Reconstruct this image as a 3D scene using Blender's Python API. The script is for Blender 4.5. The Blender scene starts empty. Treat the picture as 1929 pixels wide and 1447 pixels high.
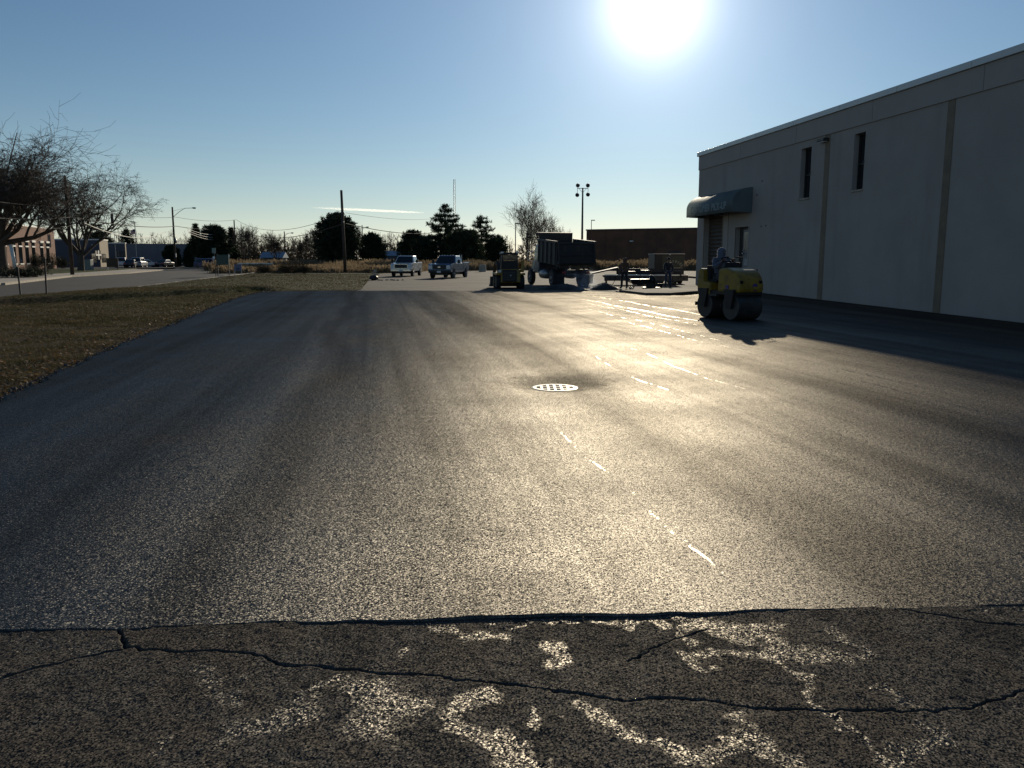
import bpy, math, random
import numpy as np
from mathutils import Vector, Matrix
R = math.radians
random.seed(7); rng = np.random.default_rng(7)
sc = bpy.context.scene
col = sc.collection

# ------------------------------------------------------------------ camera
CAM_H, PITCH = 1.6, 0.15046
cam_d = bpy.data.cameras.new('camera'); cam = bpy.data.objects.new('camera', cam_d); col.objects.link(cam)
cam.location = (0, 0, CAM_H); cam.rotation_euler = (math.pi/2 - PITCH, 0, 0)
cam_d.sensor_width = 36; cam_d.lens = 29.11; cam_d.clip_start = .05; cam_d.clip_end = 20000
sc.camera = cam

# ------------------------------------------------------------------ sky and sun
SUN_AZ, SUN_EL = R(9.3), R(14.0)
GLOW_AZ, GLOW_EL = R(9.3), R(15.9)
world = bpy.data.worlds.new('World'); sc.world = world; world.use_nodes = True
wt = world.node_tree; wn = wt.nodes; wl = wt.links
for n in list(wn): wn.remove(n)
wout = wn.new('ShaderNodeOutputWorld'); wbg = wn.new('ShaderNodeBackground')
sky = wn.new('ShaderNodeTexSky'); sky.sky_type = 'NISHITA'; sky.sun_disc = False
sky.sun_elevation = SUN_EL; sky.sun_rotation = SUN_AZ; sky.altitude = 10
sky.air_density = 1.1; sky.dust_density = 0.05; sky.ozone_density = 4.4
wbg.inputs['Strength'].default_value = .06
# circumsolar brightness of the sky round the sun, which stands in view
tc = wn.new('ShaderNodeTexCoord')
sv = Vector((math.sin(GLOW_AZ)*math.cos(GLOW_EL), math.cos(GLOW_AZ)*math.cos(GLOW_EL), math.sin(GLOW_EL)))
dot = wn.new('ShaderNodeVectorMath'); dot.operation = 'DOT_PRODUCT'; dot.inputs[1].default_value = sv
nrm = wn.new('ShaderNodeVectorMath'); nrm.operation = 'NORMALIZE'
wl.new(tc.outputs['Generated'], nrm.inputs[0]); wl.new(nrm.outputs[0], dot.inputs[0])
def wmath(op, a, b=None):
    m = wn.new('ShaderNodeMath'); m.operation = op
    for i, s in enumerate((a, b)):
        if s is None: continue
        if isinstance(s, (int, float)): m.inputs[i].default_value = s
        else: wl.new(s, m.inputs[i])
    return m.outputs[0]
om = wmath('SUBTRACT', dot.outputs['Value'], 1.0)          # minus the cosine gap to the sun
prev = sky.outputs['Color']
for amp, k, tint in ((16, 900, (1, .99, .96)), (4.6, 210, (1, 1, 1)), (2.4, 50, (.88, 1, 1.1)), (2.0, 10, (.78, .97, 1.15))):
    e = wmath('MULTIPLY', wmath('EXPONENT', wmath('MULTIPLY', om, k)), amp)
    mx = wn.new('ShaderNodeMix'); mx.data_type = 'RGBA'; mx.blend_type = 'ADD'; mx.inputs['Factor'].default_value = 1
    cmb = wn.new('ShaderNodeVectorMath'); cmb.operation = 'SCALE'; cmb.inputs[0].default_value = tint
    wl.new(e, cmb.inputs['Scale'])
    wl.new(prev, mx.inputs['A']); wl.new(cmb.outputs[0], mx.inputs['B']); prev = mx.outputs['Result']
sz = wn.new('ShaderNodeSeparateXYZ'); wl.new(nrm.outputs[0], sz.inputs[0])          # pale haze all along the horizon
e = wmath('MULTIPLY', wmath('EXPONENT', wmath('MULTIPLY', wmath('ABSOLUTE', sz.outputs[2]), -15)), 5.0)
mx = wn.new('ShaderNodeMix'); mx.data_type = 'RGBA'; mx.blend_type = 'ADD'; mx.inputs['Factor'].default_value = 1
cmb = wn.new('ShaderNodeVectorMath'); cmb.operation = 'SCALE'; cmb.inputs[0].default_value = (1, 1, .99); wl.new(e, cmb.inputs['Scale'])
wl.new(prev, mx.inputs['A']); wl.new(cmb.outputs[0], mx.inputs['B']); prev = mx.outputs['Result']
wl.new(prev, wbg.inputs['Color']); wl.new(wbg.outputs[0], wout.inputs['Surface'])

sun_d = bpy.data.lights.new('sun', 'SUN'); sun = bpy.data.objects.new('sun', sun_d); col.objects.link(sun)
sun_d.energy = 3.4; sun_d.angle = R(.55); sun_d.color = (1, .87, .67)
sun.rotation_euler = (math.pi/2 - SUN_EL, 0, math.pi - SUN_AZ)
sun.location = (60, 380, 90)

sc.view_settings.view_transform = 'Standard'; sc.view_settings.look = 'None'
sc.view_settings.exposure = 0.13; sc.view_settings.gamma = 1
sc.render.engine = 'CYCLES'
sc.cycles.max_bounces = 4; sc.cycles.diffuse_bounces = 2; sc.cycles.glossy_bounces = 2; sc.cycles.volume_bounces = 1; sc.cycles.transparent_max_bounces = 12
sc.cycles.use_denoising = True
# ------------------------------------------------------------------ helpers
F = 1560.0; CP, SP = math.cos(PITCH), math.sin(PITCH)
def ray(u, v):
    a = (u - 964.5)/F; b = (723.5 - v)/F
    return (a, CP + b*SP, b*CP - SP)
def G(u, v, z=0.0):
    x, y, w = ray(u, v); t = (z - CAM_H)/w
    return (x*t, y*t)
def at(u, v, Y):
    x, y, w = ray(u, v); t = Y/y
    return Vector((x*t, Y, CAM_H + w*t))
def smooth(a, b, x):
    t = np.clip((x - a)/(b - a), 0, 1); return t*t*(3 - 2*t)

def tag(o, label=None, cat=None, group=None, kind=None):
    if label: o['label'] = label
    if cat: o['category'] = cat
    if group: o['group'] = group
    if kind: o['kind'] = kind
    return o
def empty(name, loc=(0, 0, 0), rz=0, label=None, cat=None, group=None):
    o = bpy.data.objects.new(name, None); col.objects.link(o); o.empty_display_size = .2
    o.location = loc; o.rotation_euler = (0, 0, rz)
    return tag(o, label, cat, group)
def copy_tree(o, parent=None):
    c = o.copy(); col.objects.link(c); c.parent = parent
    for ch in list(o.children): copy_tree(ch, c)
    return c

class MB:
    def __init__(s): s.v = []; s.f = []
    def add(s, vs, fs):
        n = len(s.v); s.v += [tuple(p) for p in vs]; s.f += [tuple(i + n for i in q) for q in fs]; return s
    def box(s, c, d, rz=0, rx=0, ry=0, taper=1.0):
        hx, hy, hz = d[0]/2, d[1]/2, d[2]/2
        m = Matrix.Rotation(rz, 3, 'Z') @ Matrix.Rotation(ry, 3, 'Y') @ Matrix.Rotation(rx, 3, 'X')
        p = []
        for z in (-hz, hz):
            k = taper if z > 0 else 1
            for x, y in ((-hx, -hy), (hx, -hy), (hx, hy), (-hx, hy)):
                p.append(Vector(c) + m @ Vector((x*k, y*k, z)))
        return s.add(p, [(3, 2, 1, 0), (4, 5, 6, 7), (0, 1, 5, 4), (1, 2, 6, 5), (2, 3, 7, 6), (3, 0, 4, 7)])
    def span(s, a, b):
        return s.box([(a[i] + b[i])/2 for i in range(3)], [abs(b[i] - a[i]) for i in range(3)])
    def hull8(s, p):                       # eight corners: bottom four, then top four, anticlockwise
        return s.add(p, [(3, 2, 1, 0), (4, 5, 6, 7), (0, 1, 5, 4), (1, 2, 6, 5), (2, 3, 7, 6), (3, 0, 4, 7)])
    def prism(s, poly, x0, x1, sx0=1.0, sx1=1.0):      # poly of (y, z) swept along x
        n = len(poly)
        vs = [(x0, y, z) for y, z in poly] + [(x1, y, z) for y, z in poly]
        fs = [tuple(range(n)), tuple(range(2*n - 1, n - 1, -1))] + [(i, i + n, (i + 1) % n + n, (i + 1) % n) for i in range(n)]
        return s.add(vs, fs)
    def slab(s, poly, z0, z1):             # poly of (x, y) swept along z
        n = len(poly)
        vs = [(x, y, z0) for x, y in poly] + [(x, y, z1) for x, y in poly]
        fs = [tuple(range(n - 1, -1, -1)), tuple(range(n, 2*n))] + [(i, (i + 1) % n, (i + 1) % n + n, i + n) for i in range(n)]
        return s.add(vs, fs)
    def tube(s, pts, r, n=6, cap=True):
        pts = [Vector(p) for p in pts]
        if not hasattr(r, '__len__'): r = [r]*len(pts)
        rings = []; base = len(s.v); up0 = None
        for i, p in enumerate(pts):
            d = (pts[min(i + 1, len(pts) - 1)] - pts[max(i - 1, 0)])
            if d.length < 1e-9: d = Vector((0, 0, 1))
            d.normalize()
            if up0 is None:
                up0 = d.orthogonal().normalized()
            a = (up0 - d*up0.dot(d))
            if a.length < 1e-6: a = d.orthogonal()
            a.normalize(); b = d.cross(a); up0 = a
            for k in range(n):
                t = 2*math.pi*k/n
                s.v.append(tuple(p + (a*math.cos(t) + b*math.sin(t))*r[i]))
        for i in range(len(pts) - 1):
            for k in range(n):
                q = (base + i*n + k, base + i*n + (k + 1) % n, base + (i + 1)*n + (k + 1) % n, base + (i + 1)*n + k)
                s.f.append(q)
        if cap:
            s.f.append(tuple(base + k for k in range(n - 1, -1, -1)))
            e = base + (len(pts) - 1)*n; s.f.append(tuple(e + k for k in range(n)))
        return s
    def cyl(s, a, b, r, n=16): return s.tube([a, b], r, n)
    def lathe(s, prof, c=(0, 0, 0), axis='Z', n=20):   # prof of (radius, height)
        base = len(s.v); m = len(prof)
        for r_, h_ in prof:
            for k in range(n):
                t = 2*math.pi*k/n; x, y, z = r_*math.cos(t), r_*math.sin(t), h_
                if axis == 'X': x, y, z = z, x, y
                if axis == 'Y': x, y, z = y, z, x
                s.v.append((c[0] + x, c[1] + y, c[2] + z))
        for i in range(m - 1):
            for k in range(n):
                s.f.append((base + i*n + k, base + i*n + (k + 1) % n, base + (i + 1)*n + (k + 1) % n, base + (i + 1)*n + k))
        s.f.append(tuple(base + k for k in range(n - 1, -1, -1))); s.f.append(tuple(base + (m - 1)*n + k for k in range(n)))
        return s
    def ball(s, c, r, n=12, m=8, jit=0):
        r = r if hasattr(r, '__len__') else (r, r, r)
        base = len(s.v)
        for i in range(m + 1):
            ph = math.pi*i/m
            for k in range(n):
                t = 2*math.pi*k/n; q = 1 + jit*(random.random() - .5)
                s.v.append((c[0] + r[0]*q*math.sin(ph)*math.cos(t), c[1] + r[1]*q*math.sin(ph)*math.sin(t), c[2] + r[2]*q*math.cos(ph)))
        for i in range(m):
            for k in range(n):
                s.f.append((base + i*n + k, base + (i + 1)*n + k, base + (i + 1)*n + (k + 1) % n, base + i*n + (k + 1) % n))
        return s
    def build(s, name, mat=None, parent=None, sm=False, bevel=0, loc=None, kind=None):
        me = bpy.data.meshes.new(name); me.from_pydata(s.v, [], s.f); me.update()
        if mat: me.materials.append(mat)
        if sm: me.polygons.foreach_set('use_smooth', [True]*len(me.polygons))
        o = bpy.data.objects.new(name, me); col.objects.link(o)
        if parent: o.parent = parent
        if loc: o.location = loc
        if kind: o['kind'] = kind
        if bevel:
            b = o.modifiers.new('bevel', 'BEVEL'); b.width = bevel; b.segments = 2; b.limit_method = 'ANGLE'; b.angle_limit = R(35)
        return o

def np_mesh(name, V, T, mat=None, parent=None, sm=False, kind=None, k=None):
    """numpy vertices and faces (all with the same corner count) to one mesh object"""
    me = bpy.data.meshes.new(name); V = np.asarray(V, np.float32); T = np.asarray(T, np.int32); k = T.shape[1]
    me.vertices.add(len(V)); me.vertices.foreach_set('co', V.ravel())
    me.loops.add(T.size); me.loops.foreach_set('vertex_index', T.ravel())
    me.polygons.add(len(T)); me.polygons.foreach_set('loop_start', np.arange(0, T.size, k, dtype=np.int32))
    if sm: me.polygons.foreach_set('use_smooth', np.ones(len(T), bool))
    me.update(calc_edges=True)
    if mat: me.materials.append(mat)
    o = bpy.data.objects.new(name, me); col.objects.link(o)
    if parent: o.parent = parent
    if kind: o['kind'] = kind
    return o
def grid_faces(r, c):
    i = np.arange(r - 1)[:, None]*c + np.arange(c - 1)[None, :]
    i = i.ravel(); return np.stack([i, i + 1, i + c + 1, i + c], 1)

# ------------------------------------------------------------------ materials
class NT:
    def __init__(s, name):
        s.m = bpy.data.materials.new(name); s.m.use_nodes = True; s.t = s.m.node_tree; s.n = s.t.nodes; s.l = s.t.links
        s.b = s.n['Principled BSDF']; s.out = s.n['Material Output']
        s.tc = s.n.new('ShaderNodeTexCoord')
    def put(s, sock, val):
        if isinstance(val, bpy.types.NodeSocket): s.l.new(val, sock)
        elif val is not None:
            if hasattr(val, '__len__') and len(val) == 3 and sock.type == 'RGBA': val = (*val, 1)
            sock.default_value = val
    def math(s, op, a, b=None, c=None, clamp=False):
        m = s.n.new('ShaderNodeMath'); m.operation = op; m.use_clamp = clamp
        for i, q in enumerate((a, b, c)): s.put(m.inputs[i], q) if q is not None else None
        return m.outputs[0]
    def coords(s, scale=(1, 1, 1), rz=0, loc=(0, 0, 0), src='Object'):
        mp = s.n.new('ShaderNodeMapping'); s.l.new(s.tc.outputs[src], mp.inputs[0])
        mp.inputs['Scale'].default_value = scale; mp.inputs['Rotation'].default_value = (0, 0, rz); mp.inputs['Location'].default_value = loc
        return mp.outputs[0]
    def noise(s, scale, detail=3, rough=.55, vec=None, dist=0):
        t = s.n.new('ShaderNodeTexNoise'); s.l.new(vec or s.tc.outputs['Object'], t.inputs['Vector'])
        t.inputs['Scale'].default_value = scale; t.inputs['Detail'].default_value = detail
        t.inputs['Roughness'].default_value = rough; t.inputs['Distortion'].default_value = dist
        return t.outputs['Fac']
    def voro(s, scale, vec=None, out='Distance', feat='F1', rand=1):
        t = s.n.new('ShaderNodeTexVoronoi'); t.feature = feat; s.l.new(vec or s.tc.outputs['Object'], t.inputs['Vector'])
        t.inputs['Scale'].default_value = scale; t.inputs['Randomness'].default_value = rand
        return t.outputs[out]
    def ramp(s, fac, a, b, lo=0., hi=1., smoothstep=True):
        t = s.n.new('ShaderNodeMapRange'); t.interpolation_type = 'SMOOTHSTEP' if smoothstep else 'LINEAR'
        s.put(t.inputs['Value'], fac)
        for k_, v_ in (('From Min', a), ('From Max', b), ('To Min', lo), ('To Max', hi)): t.inputs[k_].default_value = v_
        return t.outputs[0]
    def mix(s, fac, a, b, mode='MIX'):
        t = s.n.new('ShaderNodeMix'); t.data_type = 'RGBA'; t.blend_type = mode
        s.put(t.inputs['Factor'], fac); s.put(t.inputs['A'], a); s.put(t.inputs['B'], b)
        return t.outputs['Result']
    def bump(s, h_, strength=.5, dist=.01, normal=None):
        t = s.n.new('ShaderNodeBump'); s.put(t.inputs['Height'], h_)
        t.inputs['Strength'].default_value = strength; t.inputs['Distance'].default_value = dist
        if normal: s.l.new(normal, t.inputs['Normal'])
        return t.outputs[0]
    def attr(s, name):
        t = s.n.new('ShaderNodeAttribute'); t.attribute_name = name; return t.outputs['Fac']
    def set(s, **kw):
        for k_, v_ in kw.items():
            s.put(s.b.inputs[{'col': 'Base Color', 'rough': 'Roughness', 'metal': 'Metallic', 'normal': 'Normal', 'spec': 'Specular IOR Level', 'coat': 'Coat Weight', 'alpha': 'Alpha', 'trans': 'Transmission Weight', 'sss': 'Subsurface Weight', 'ecol': 'Emission Color', 'estr': 'Emission Strength'}[k_]], v_)
        return s.m
def plain(name, c, rough=.6, metal=0., var=.18, scale=6., bump=0., bscale=60., coat=0., dirt=None):
    t = NT(name); n1 = t.noise(scale, 4)
    c2 = tuple(x*(1 - var) for x in c); c3 = tuple(min(1, x*(1 + var)) for x in c)
    cc = t.mix(t.ramp(n1, .3, .7), c2, c3)
    if dirt: cc = t.mix(t.ramp(t.noise(scale*2.3, 5, .65), .5, .75), cc, dirt)
    t.set(col=cc, rough=t.ramp(n1, .25, .75, max(0, rough - .07), min(1, rough + .07)), metal=metal, coat=coat)
    if bump: t.set(normal=t.bump(t.noise(bscale, 3), .5, bump))
    return t.m
def leafy(name, a, b, trans=.35, rough=.6, scale=1.5):
    t = NT(name); cc = t.mix(t.ramp(t.noise(scale, 4), .3, .7), a, b)
    t.set(col=cc, rough=rough, spec=.3)
    tr = t.n.new('ShaderNodeBsdfTranslucent'); t.put(tr.inputs['Color'], cc)
    mx = t.n.new('ShaderNodeMixShader'); mx.inputs[0].default_value = trans
    t.l.new(t.b.outputs[0], mx.inputs[1]); t.l.new(tr.outputs[0], mx.inputs[2]); t.l.new(mx.outputs[0], t.out.inputs['Surface'])
    return t.m
M = {}
M['black_steel'] = plain('black steel', (.02, .02, .022), .5, .3)
M['dark_steel'] = plain('dark steel', (.06, .06, .062), .5, .5, dirt=(.05, .035, .022))
M['galv'] = plain('galvanised steel', (.32, .33, .34), .4, .8)
M['wood_pole'] = plain('creosoted wood', (.07, .05, .036), .85, 0, .3, 4, .01, 30)
M['cable'] = plain('black cable', (.02, .02, .02), .95)
M['cable_bare'] = plain('bare cable', (.4, .4, .38), .6)
M['bark'] = plain('bark', (.075, .056, .042), .9, 0, .3, 5, .01, 25)
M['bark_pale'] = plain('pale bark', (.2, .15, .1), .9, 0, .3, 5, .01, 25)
M['rubber'] = plain('rubber', (.018, .018, .018), .75)
M['yellow'] = plain('yellow machine paint', (.27, .165, .012), .5, 0, .2, 3, coat=.1, dirt=(.07, .052, .025))
M['glass'] = plain('dark glass', (.012, .016, .02), .06, 0, .1)
M['bright_edge'] = plain('polished steel edge', (.75, .74, .7), .34, 1, .05)
M['chrome'] = plain('chrome', (.6, .6, .6), .18, 1, .05)
M['lamp_glass'] = plain('lamp glass', (.7, .72, .72), .12, 0, .05)
M['white_paint'] = plain('white paint', (.72, .72, .7), .35, 0, .05, coat=.3)
M['skin'] = plain('skin', (.3, .17, .115), .6)
M['concrete'] = plain('concrete', (.4, .35, .275), .9, 0, .2, 2.5, .002, 80, dirt=(.24, .21, .165))
# ------------------------------------------------------------------ ground
HEAD = Vector((-.152, 1)).normalized()                 # the way the wall and the paving lanes run
WC = Vector((10.55, 47.93)); WA = Vector((.152, -1)).normalized(); WN = Vector((-1, -.152)).normalized()
def W(s, o, z): p = WC + WA*s + WN*o; return (p.x, p.y, z)
DRAIN = (0.555, 10.62)
def wallx(y): return WC.x - .152*(y - WC.y)
def gz(x, y):
    """height of the new asphalt: it falls towards the wall's near end and into the drain"""
    o = (wallx(y) - x)*.9886
    z = -.185*np.clip((40 - y)/16.8, 0, 1.25)*smooth(7.5, .3, o)
    r2 = (x - DRAIN[0])**2 + (y - DRAIN[1])**2
    return z - .05*np.exp(-r2/.3) - .02*np.exp(-r2/6.0)
LE = np.array([(-3.6, 2.0), (-4.75, 5.5), (-5.82, 9.28), (-6.42, 11.47), (-7.56, 16.45), (-8.35, 20.52), (-9.82, 27.21), (-11.2, 34.0), (-11.9, 38.5), (-12.1, 40.4)])
FE = np.array([(-12.1, 40.4), (-11.2, 41.5), (-9.0, 42.0), (-4, 42.0), (.93, 41.3), (3.6, 41.1), (4.94, 39.6), (5.9, 36.6), (7.0, 36.6), (8.47, 38.44), (9.6, 39.4), (12, 39.6)])
def le_x(y): return np.interp(y, LE[:, 1], LE[:, 0])
def seam_y(x): return 3.535 + .058*x + .010*np.sin(x*5.1) + .006*np.sin(x*13.7 + 1) + .003*np.sin(x*41) + .0025*np.sin(x*97 + 2) + .002*np.sin(x*211)

# --- new asphalt material
def lane_coords(t):
    p = t.n.new('ShaderNodeSeparateXYZ'); t.l.new(t.tc.outputs['Object'], p.inputs[0])
    c_, s_ = .9863, .165
    tt = t.math('ADD', t.math('MULTIPLY', p.outputs[0], c_), t.math('MULTIPLY', p.outputs[1], s_))
    ss = t.math('SUBTRACT', t.math('MULTIPLY', p.outputs[1], c_), t.math('MULTIPLY', p.outputs[0], s_))
    return tt, ss
def comb(t, x, y, z=0.):
    n = t.n.new('ShaderNodeCombineXYZ'); t.put(n.inputs[0], x); t.put(n.inputs[1], y); t.put(n.inputs[2], z); return n.outputs[0]
def facet_normal(t, vec, tilt, normal=None):
    """each stone of the surface lies at its own slight tilt"""
    g = t.n.new('ShaderNodeNewGeometry'); m = t.n.new('ShaderNodeVectorMath'); m.operation = 'SUBTRACT'; t.l.new(vec, m.inputs[0]); m.inputs[1].default_value = (.5, .5, .5)
    sc_ = t.n.new('ShaderNodeVectorMath'); sc_.operation = 'SCALE'; t.l.new(m.outputs[0], sc_.inputs[0]); t.put(sc_.inputs['Scale'], tilt)
    a = t.n.new('ShaderNodeVectorMath'); a.operation = 'ADD'; t.l.new(normal or g.outputs['Normal'], a.inputs[0]); t.l.new(sc_.outputs[0], a.inputs[1])
    n = t.n.new('ShaderNodeVectorMath'); n.operation = 'NORMALIZE'; t.l.new(a.outputs[0], n.inputs[0]); return n.outputs[0]
def stone_surface(t, cc, fac, rough, normal, gcol=(1, .935, .82), dist='BECKMANN'):
    """dark stone and bitumen: diffuse under a weak broad gloss"""
    d = t.n.new('ShaderNodeBsdfDiffuse'); t.put(d.inputs['Color'], cc); t.l.new(normal, d.inputs['Normal'])
    g = t.n.new('ShaderNodeBsdfGlossy'); g.distribution = dist; g.inputs['Color'].default_value = (*gcol, 1); t.put(g.inputs['Roughness'], rough); t.l.new(normal, g.inputs['Normal'])
    m = t.n.new('ShaderNodeMixShader'); t.put(m.inputs[0], fac); t.l.new(d.outputs[0], m.inputs[1]); t.l.new(g.outputs[0], m.inputs[2]); t.l.new(m.outputs[0], t.out.inputs['Surface']); t.n.remove(t.b)
    return t.m
t = NT('fresh asphalt'); tt, ss = lane_coords(t)
vc = t.n.new('ShaderNodeTexVoronoi'); t.l.new(t.tc.outputs['Object'], vc.inputs['Vector']); vc.inputs['Scale'].default_value = 185
sc3 = t.n.new('ShaderNodeSeparateColor'); t.l.new(vc.outputs['Color'], sc3.inputs[0]); r1, r2, r3 = sc3.outputs[0], sc3.outputs[1], sc3.outputs[2]
lane = t.noise(1, 3, .5, comb(t, t.math('MULTIPLY', tt, .8), t.math('MULTIPLY', ss, .03)))
lane2 = t.noise(1, 4, .6, comb(t, t.math('MULTIPLY', tt, 4.5), t.math('MULTIPLY', ss, .07), 3.3))
patch = t.noise(.5, 5, .6)
rough = t.math('ADD', t.ramp(lane, .3, .7, .565, .635, False), t.ramp(patch, .3, .7, -.03, .04, False))
gl = t.math('ADD', t.ramp(lane, .32, .68, .088, .155, False), t.ramp(lane2, .3, .7, -.018, .02, False))
gl = t.math('ADD', gl, t.ramp(patch, .3, .7, .02, -.026, False))
# darker overlaps between the paver's passes: (across, half width, depth)
for t0, w, dp in ((-.85, .22, .3), (2.6, .35, .35), (5.6, .3, .2)):
    wv = t.math('MULTIPLY', t.math('SUBTRACT', t.noise(.12, 2, .5, comb(t, ss, t0)), .5), 1.6)
    d = t.math('ABSOLUTE', t.math('SUBTRACT', t.math('SUBTRACT', tt, t0), wv)); gl = t.math('MULTIPLY', gl, t.ramp(d, w*.2, w*1.8, 1 - dp, 1))
rough = t.math('ADD', rough, t.ramp(tt, 3.5, 9, 0, .07))                          # rougher towards the wall, to widen the sun's sheen there
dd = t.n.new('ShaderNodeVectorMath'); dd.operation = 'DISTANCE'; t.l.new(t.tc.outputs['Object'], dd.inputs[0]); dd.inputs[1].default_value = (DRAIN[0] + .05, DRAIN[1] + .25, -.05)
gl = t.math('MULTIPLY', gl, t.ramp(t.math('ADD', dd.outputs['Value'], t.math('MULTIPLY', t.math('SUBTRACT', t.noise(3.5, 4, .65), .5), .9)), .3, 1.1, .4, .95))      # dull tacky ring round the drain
gl = t.math('MULTIPLY', gl, t.ramp(r1, 0, 1, .35, 1.65, False))
# wet lines left by the drum edges of the roller: (across, from, to, half width, threshold)
wet = None
wob = t.noise(.35, 2, .5, comb(t, ss, 7.7)); wob2 = t.noise(6, 3, .6)
for i, (t0, a, b, w, th) in enumerate(((6.32, 5.5, 22, .014, .5), (6.78, 9, 27, .016, .48), (7.75, 9, 34, .014, .48), (8.3, 17, 33, .03, .42), (4.5, 8.5, 16, .018, .48),
                                       (3.55, 8.5, 15, .02, .52), (1.72, 3.6, 8.4, .015, .515), (9.4, 20, 36, .025, .45))):
    d = t.math('ABSOLUTE', t.math('SUBTRACT', t.math('SUBTRACT', t.math('SUBTRACT', tt, t0), t.math('MULTIPLY', t.math('SUBTRACT', wob, .5), .5)), t.math('MULTIPLY', t.math('SUBTRACT', wob2, .5), .05)))
    m = t.ramp(d, w*.25, w*.95, 1, 0)
    br = t.noise(1, 3, .7, comb(t, t.math('MULTIPLY', ss, 2.3), t.math('MULTIPLY', tt, 9), i*5.1))
    m = t.math('MULTIPLY', m, t.ramp(t.math('ADD', br, t.math('MULTIPLY', t.math('SUBTRACT', t.noise(24, 3, .7), .5), .35)), th, th + .07))
    m = t.math('MULTIPLY', m, t.math('MULTIPLY', t.ramp(ss, a, a + .6), t.ramp(ss, b - 2, b, 1, 0)))
    wet = m if wet is None else t.math('MAXIMUM', wet, m)
rough = t.math('ADD', t.math('MULTIPLY', rough, t.math('SUBTRACT', 1, wet)), t.math('MULTIPLY', wet, .34))
gl = t.math('ADD', gl, t.math('MULTIPLY', wet, .12))
cc = t.mix(r2, (.008, .0075, .007), (.024, .021, .0175)); cc = t.mix(t.ramp(r3, .965, .975), cc, (.12, .11, .095))
cc = t.mix(t.ramp(patch, .4, .75, 0, .4), cc, (.04, .034, .027))
nb = t.bump(t.noise(28, 3, .6), .35, .008)
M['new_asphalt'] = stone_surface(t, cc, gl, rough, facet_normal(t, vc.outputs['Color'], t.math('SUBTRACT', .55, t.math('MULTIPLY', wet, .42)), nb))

# --- the new asphalt sheet, thick at its edges
rows, cols = 330, 260
tv = np.linspace(0, 1, rows); tv = np.where(tv < .03, tv, tv)
V = np.zeros((rows, cols, 3))
uu = np.linspace(0, 1, cols)
xfar = -12.1 + (wallx(39.6) - .0 + 12.1)*uu; yfar = np.interp(xfar, FE[:, 0], FE[:, 1])
yfar = yfar + .05*np.sin(xfar*9) + .04*np.sin(xfar*23 + 2)
for j in range(rows):
    k = tv[j]**2.2                                  # rows crowd towards the camera
    yl = 3.0 + (40.4 - 3.0)*k
    xl = le_x(yl) + .04*np.sin(yl*3.1) + .03*np.sin(yl*8.3) + .02*np.sin(yl*19)
    xr = wallx(yl) + .15
    x = xl + (xr - xl)*uu
    y0 = seam_y(x); y = y0 + (yfar - y0)*k
    x = le_x(y)*(1 - uu) + (wallx(y) + .15)*uu + (1 - uu)*(.04*np.sin(y*3.1) + .03*np.sin(y*8.3) + .02*np.sin(y*19))
    V[j, :, 0] = x; V[j, :, 1] = y
V[..., 2] = gz(V[..., 0], V[..., 1]) + .004*np.sin(V[..., 0]*1.7 + V[..., 1]*.4)
P = V.reshape(-1, 3)
Tq = grid_faces(rows, cols)
# skirts down at the near seam, the left edge and the far edge
rim = np.concatenate([np.arange(rows - 1, 0, -1)*cols, np.arange(cols - 1), ])          # left edge down, then the near edge
rim2 = (rows - 1)*cols + np.arange(cols)[::-1]
def skirt(P, T, loop, dz, out):
    n0 = len(P); lo = P[loop].copy(); lo[:, 2] -= dz; lo[:, :2] += out
    P = np.concatenate([P, lo]); i = np.arange(len(loop) - 1)
    return P, np.concatenate([T, np.stack([loop[i], n0 + i, n0 + i + 1, loop[i + 1]], 1)])
P, Tq = skirt(P, Tq, rim, .03, (0, -.006))
P, Tq = skirt(P, Tq, rim2, .1, (0, .03))
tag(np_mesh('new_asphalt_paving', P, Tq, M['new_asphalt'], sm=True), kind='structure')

# --- old pavement in the foreground, with cracks and wet patches
def seg_dist(px, py, pts):
    d = np.full(px.shape, 9.)
    for (x0, y0), (x1, y1) in zip(pts[:-1], pts[1:]):
        dx, dy = x1 - x0, y1 - y0; L = dx*dx + dy*dy + 1e-9
        q = np.clip(((px - x0)*dx + (py - y0)*dy)/L, 0, 1)
        d = np.minimum(d, np.hypot(px - x0 - q*dx, py - y0 - q*dy))
    return d
def wig(pix, amp=.006, sub=7):
    g = [G(u, v, -.04) for u, v in pix]; out = []
    for (a, b), (c_, d) in zip(g[:-1], g[1:]):
        n = max(2, int(math.hypot(c_ - a, d - b)/.035))
        for k in range(n):
            q = k/n; out.append((a + (c_ - a)*q + rng.normal()*amp*.5, b + (d - b)*q + rng.normal()*amp))
    out.append(g[-1]); return out
cracks = [(wig([(-260, 1330), (-120, 1320), (0, 1293), (70, 1272), (160, 1252), (238, 1234), (330, 1241), (440, 1240), (480, 1248), (540, 1268), (640, 1274), (740, 1287), (790, 1283), (900, 1300), (1010, 1310), (1090, 1322), (1170, 1336), (1260, 1330), (1330, 1335), (1420, 1350), (1500, 1353), (1570, 1356), (1680, 1354), (1780, 1352), (1850, 1342), (1929, 1315), (2100, 1280)]), .0038),
          (wig([(238, 1234), (228, 1206), (208, 1186), (190, 1175)]), .006),
          (wig([(1600, 1150), (1700, 1162), (1770, 1173), (1860, 1188), (1929, 1191), (2100, 1205)], .003), .0032),
          (wig([(1180, 1262), (1260, 1222), (1330, 1200)], .004), .002)]
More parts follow.
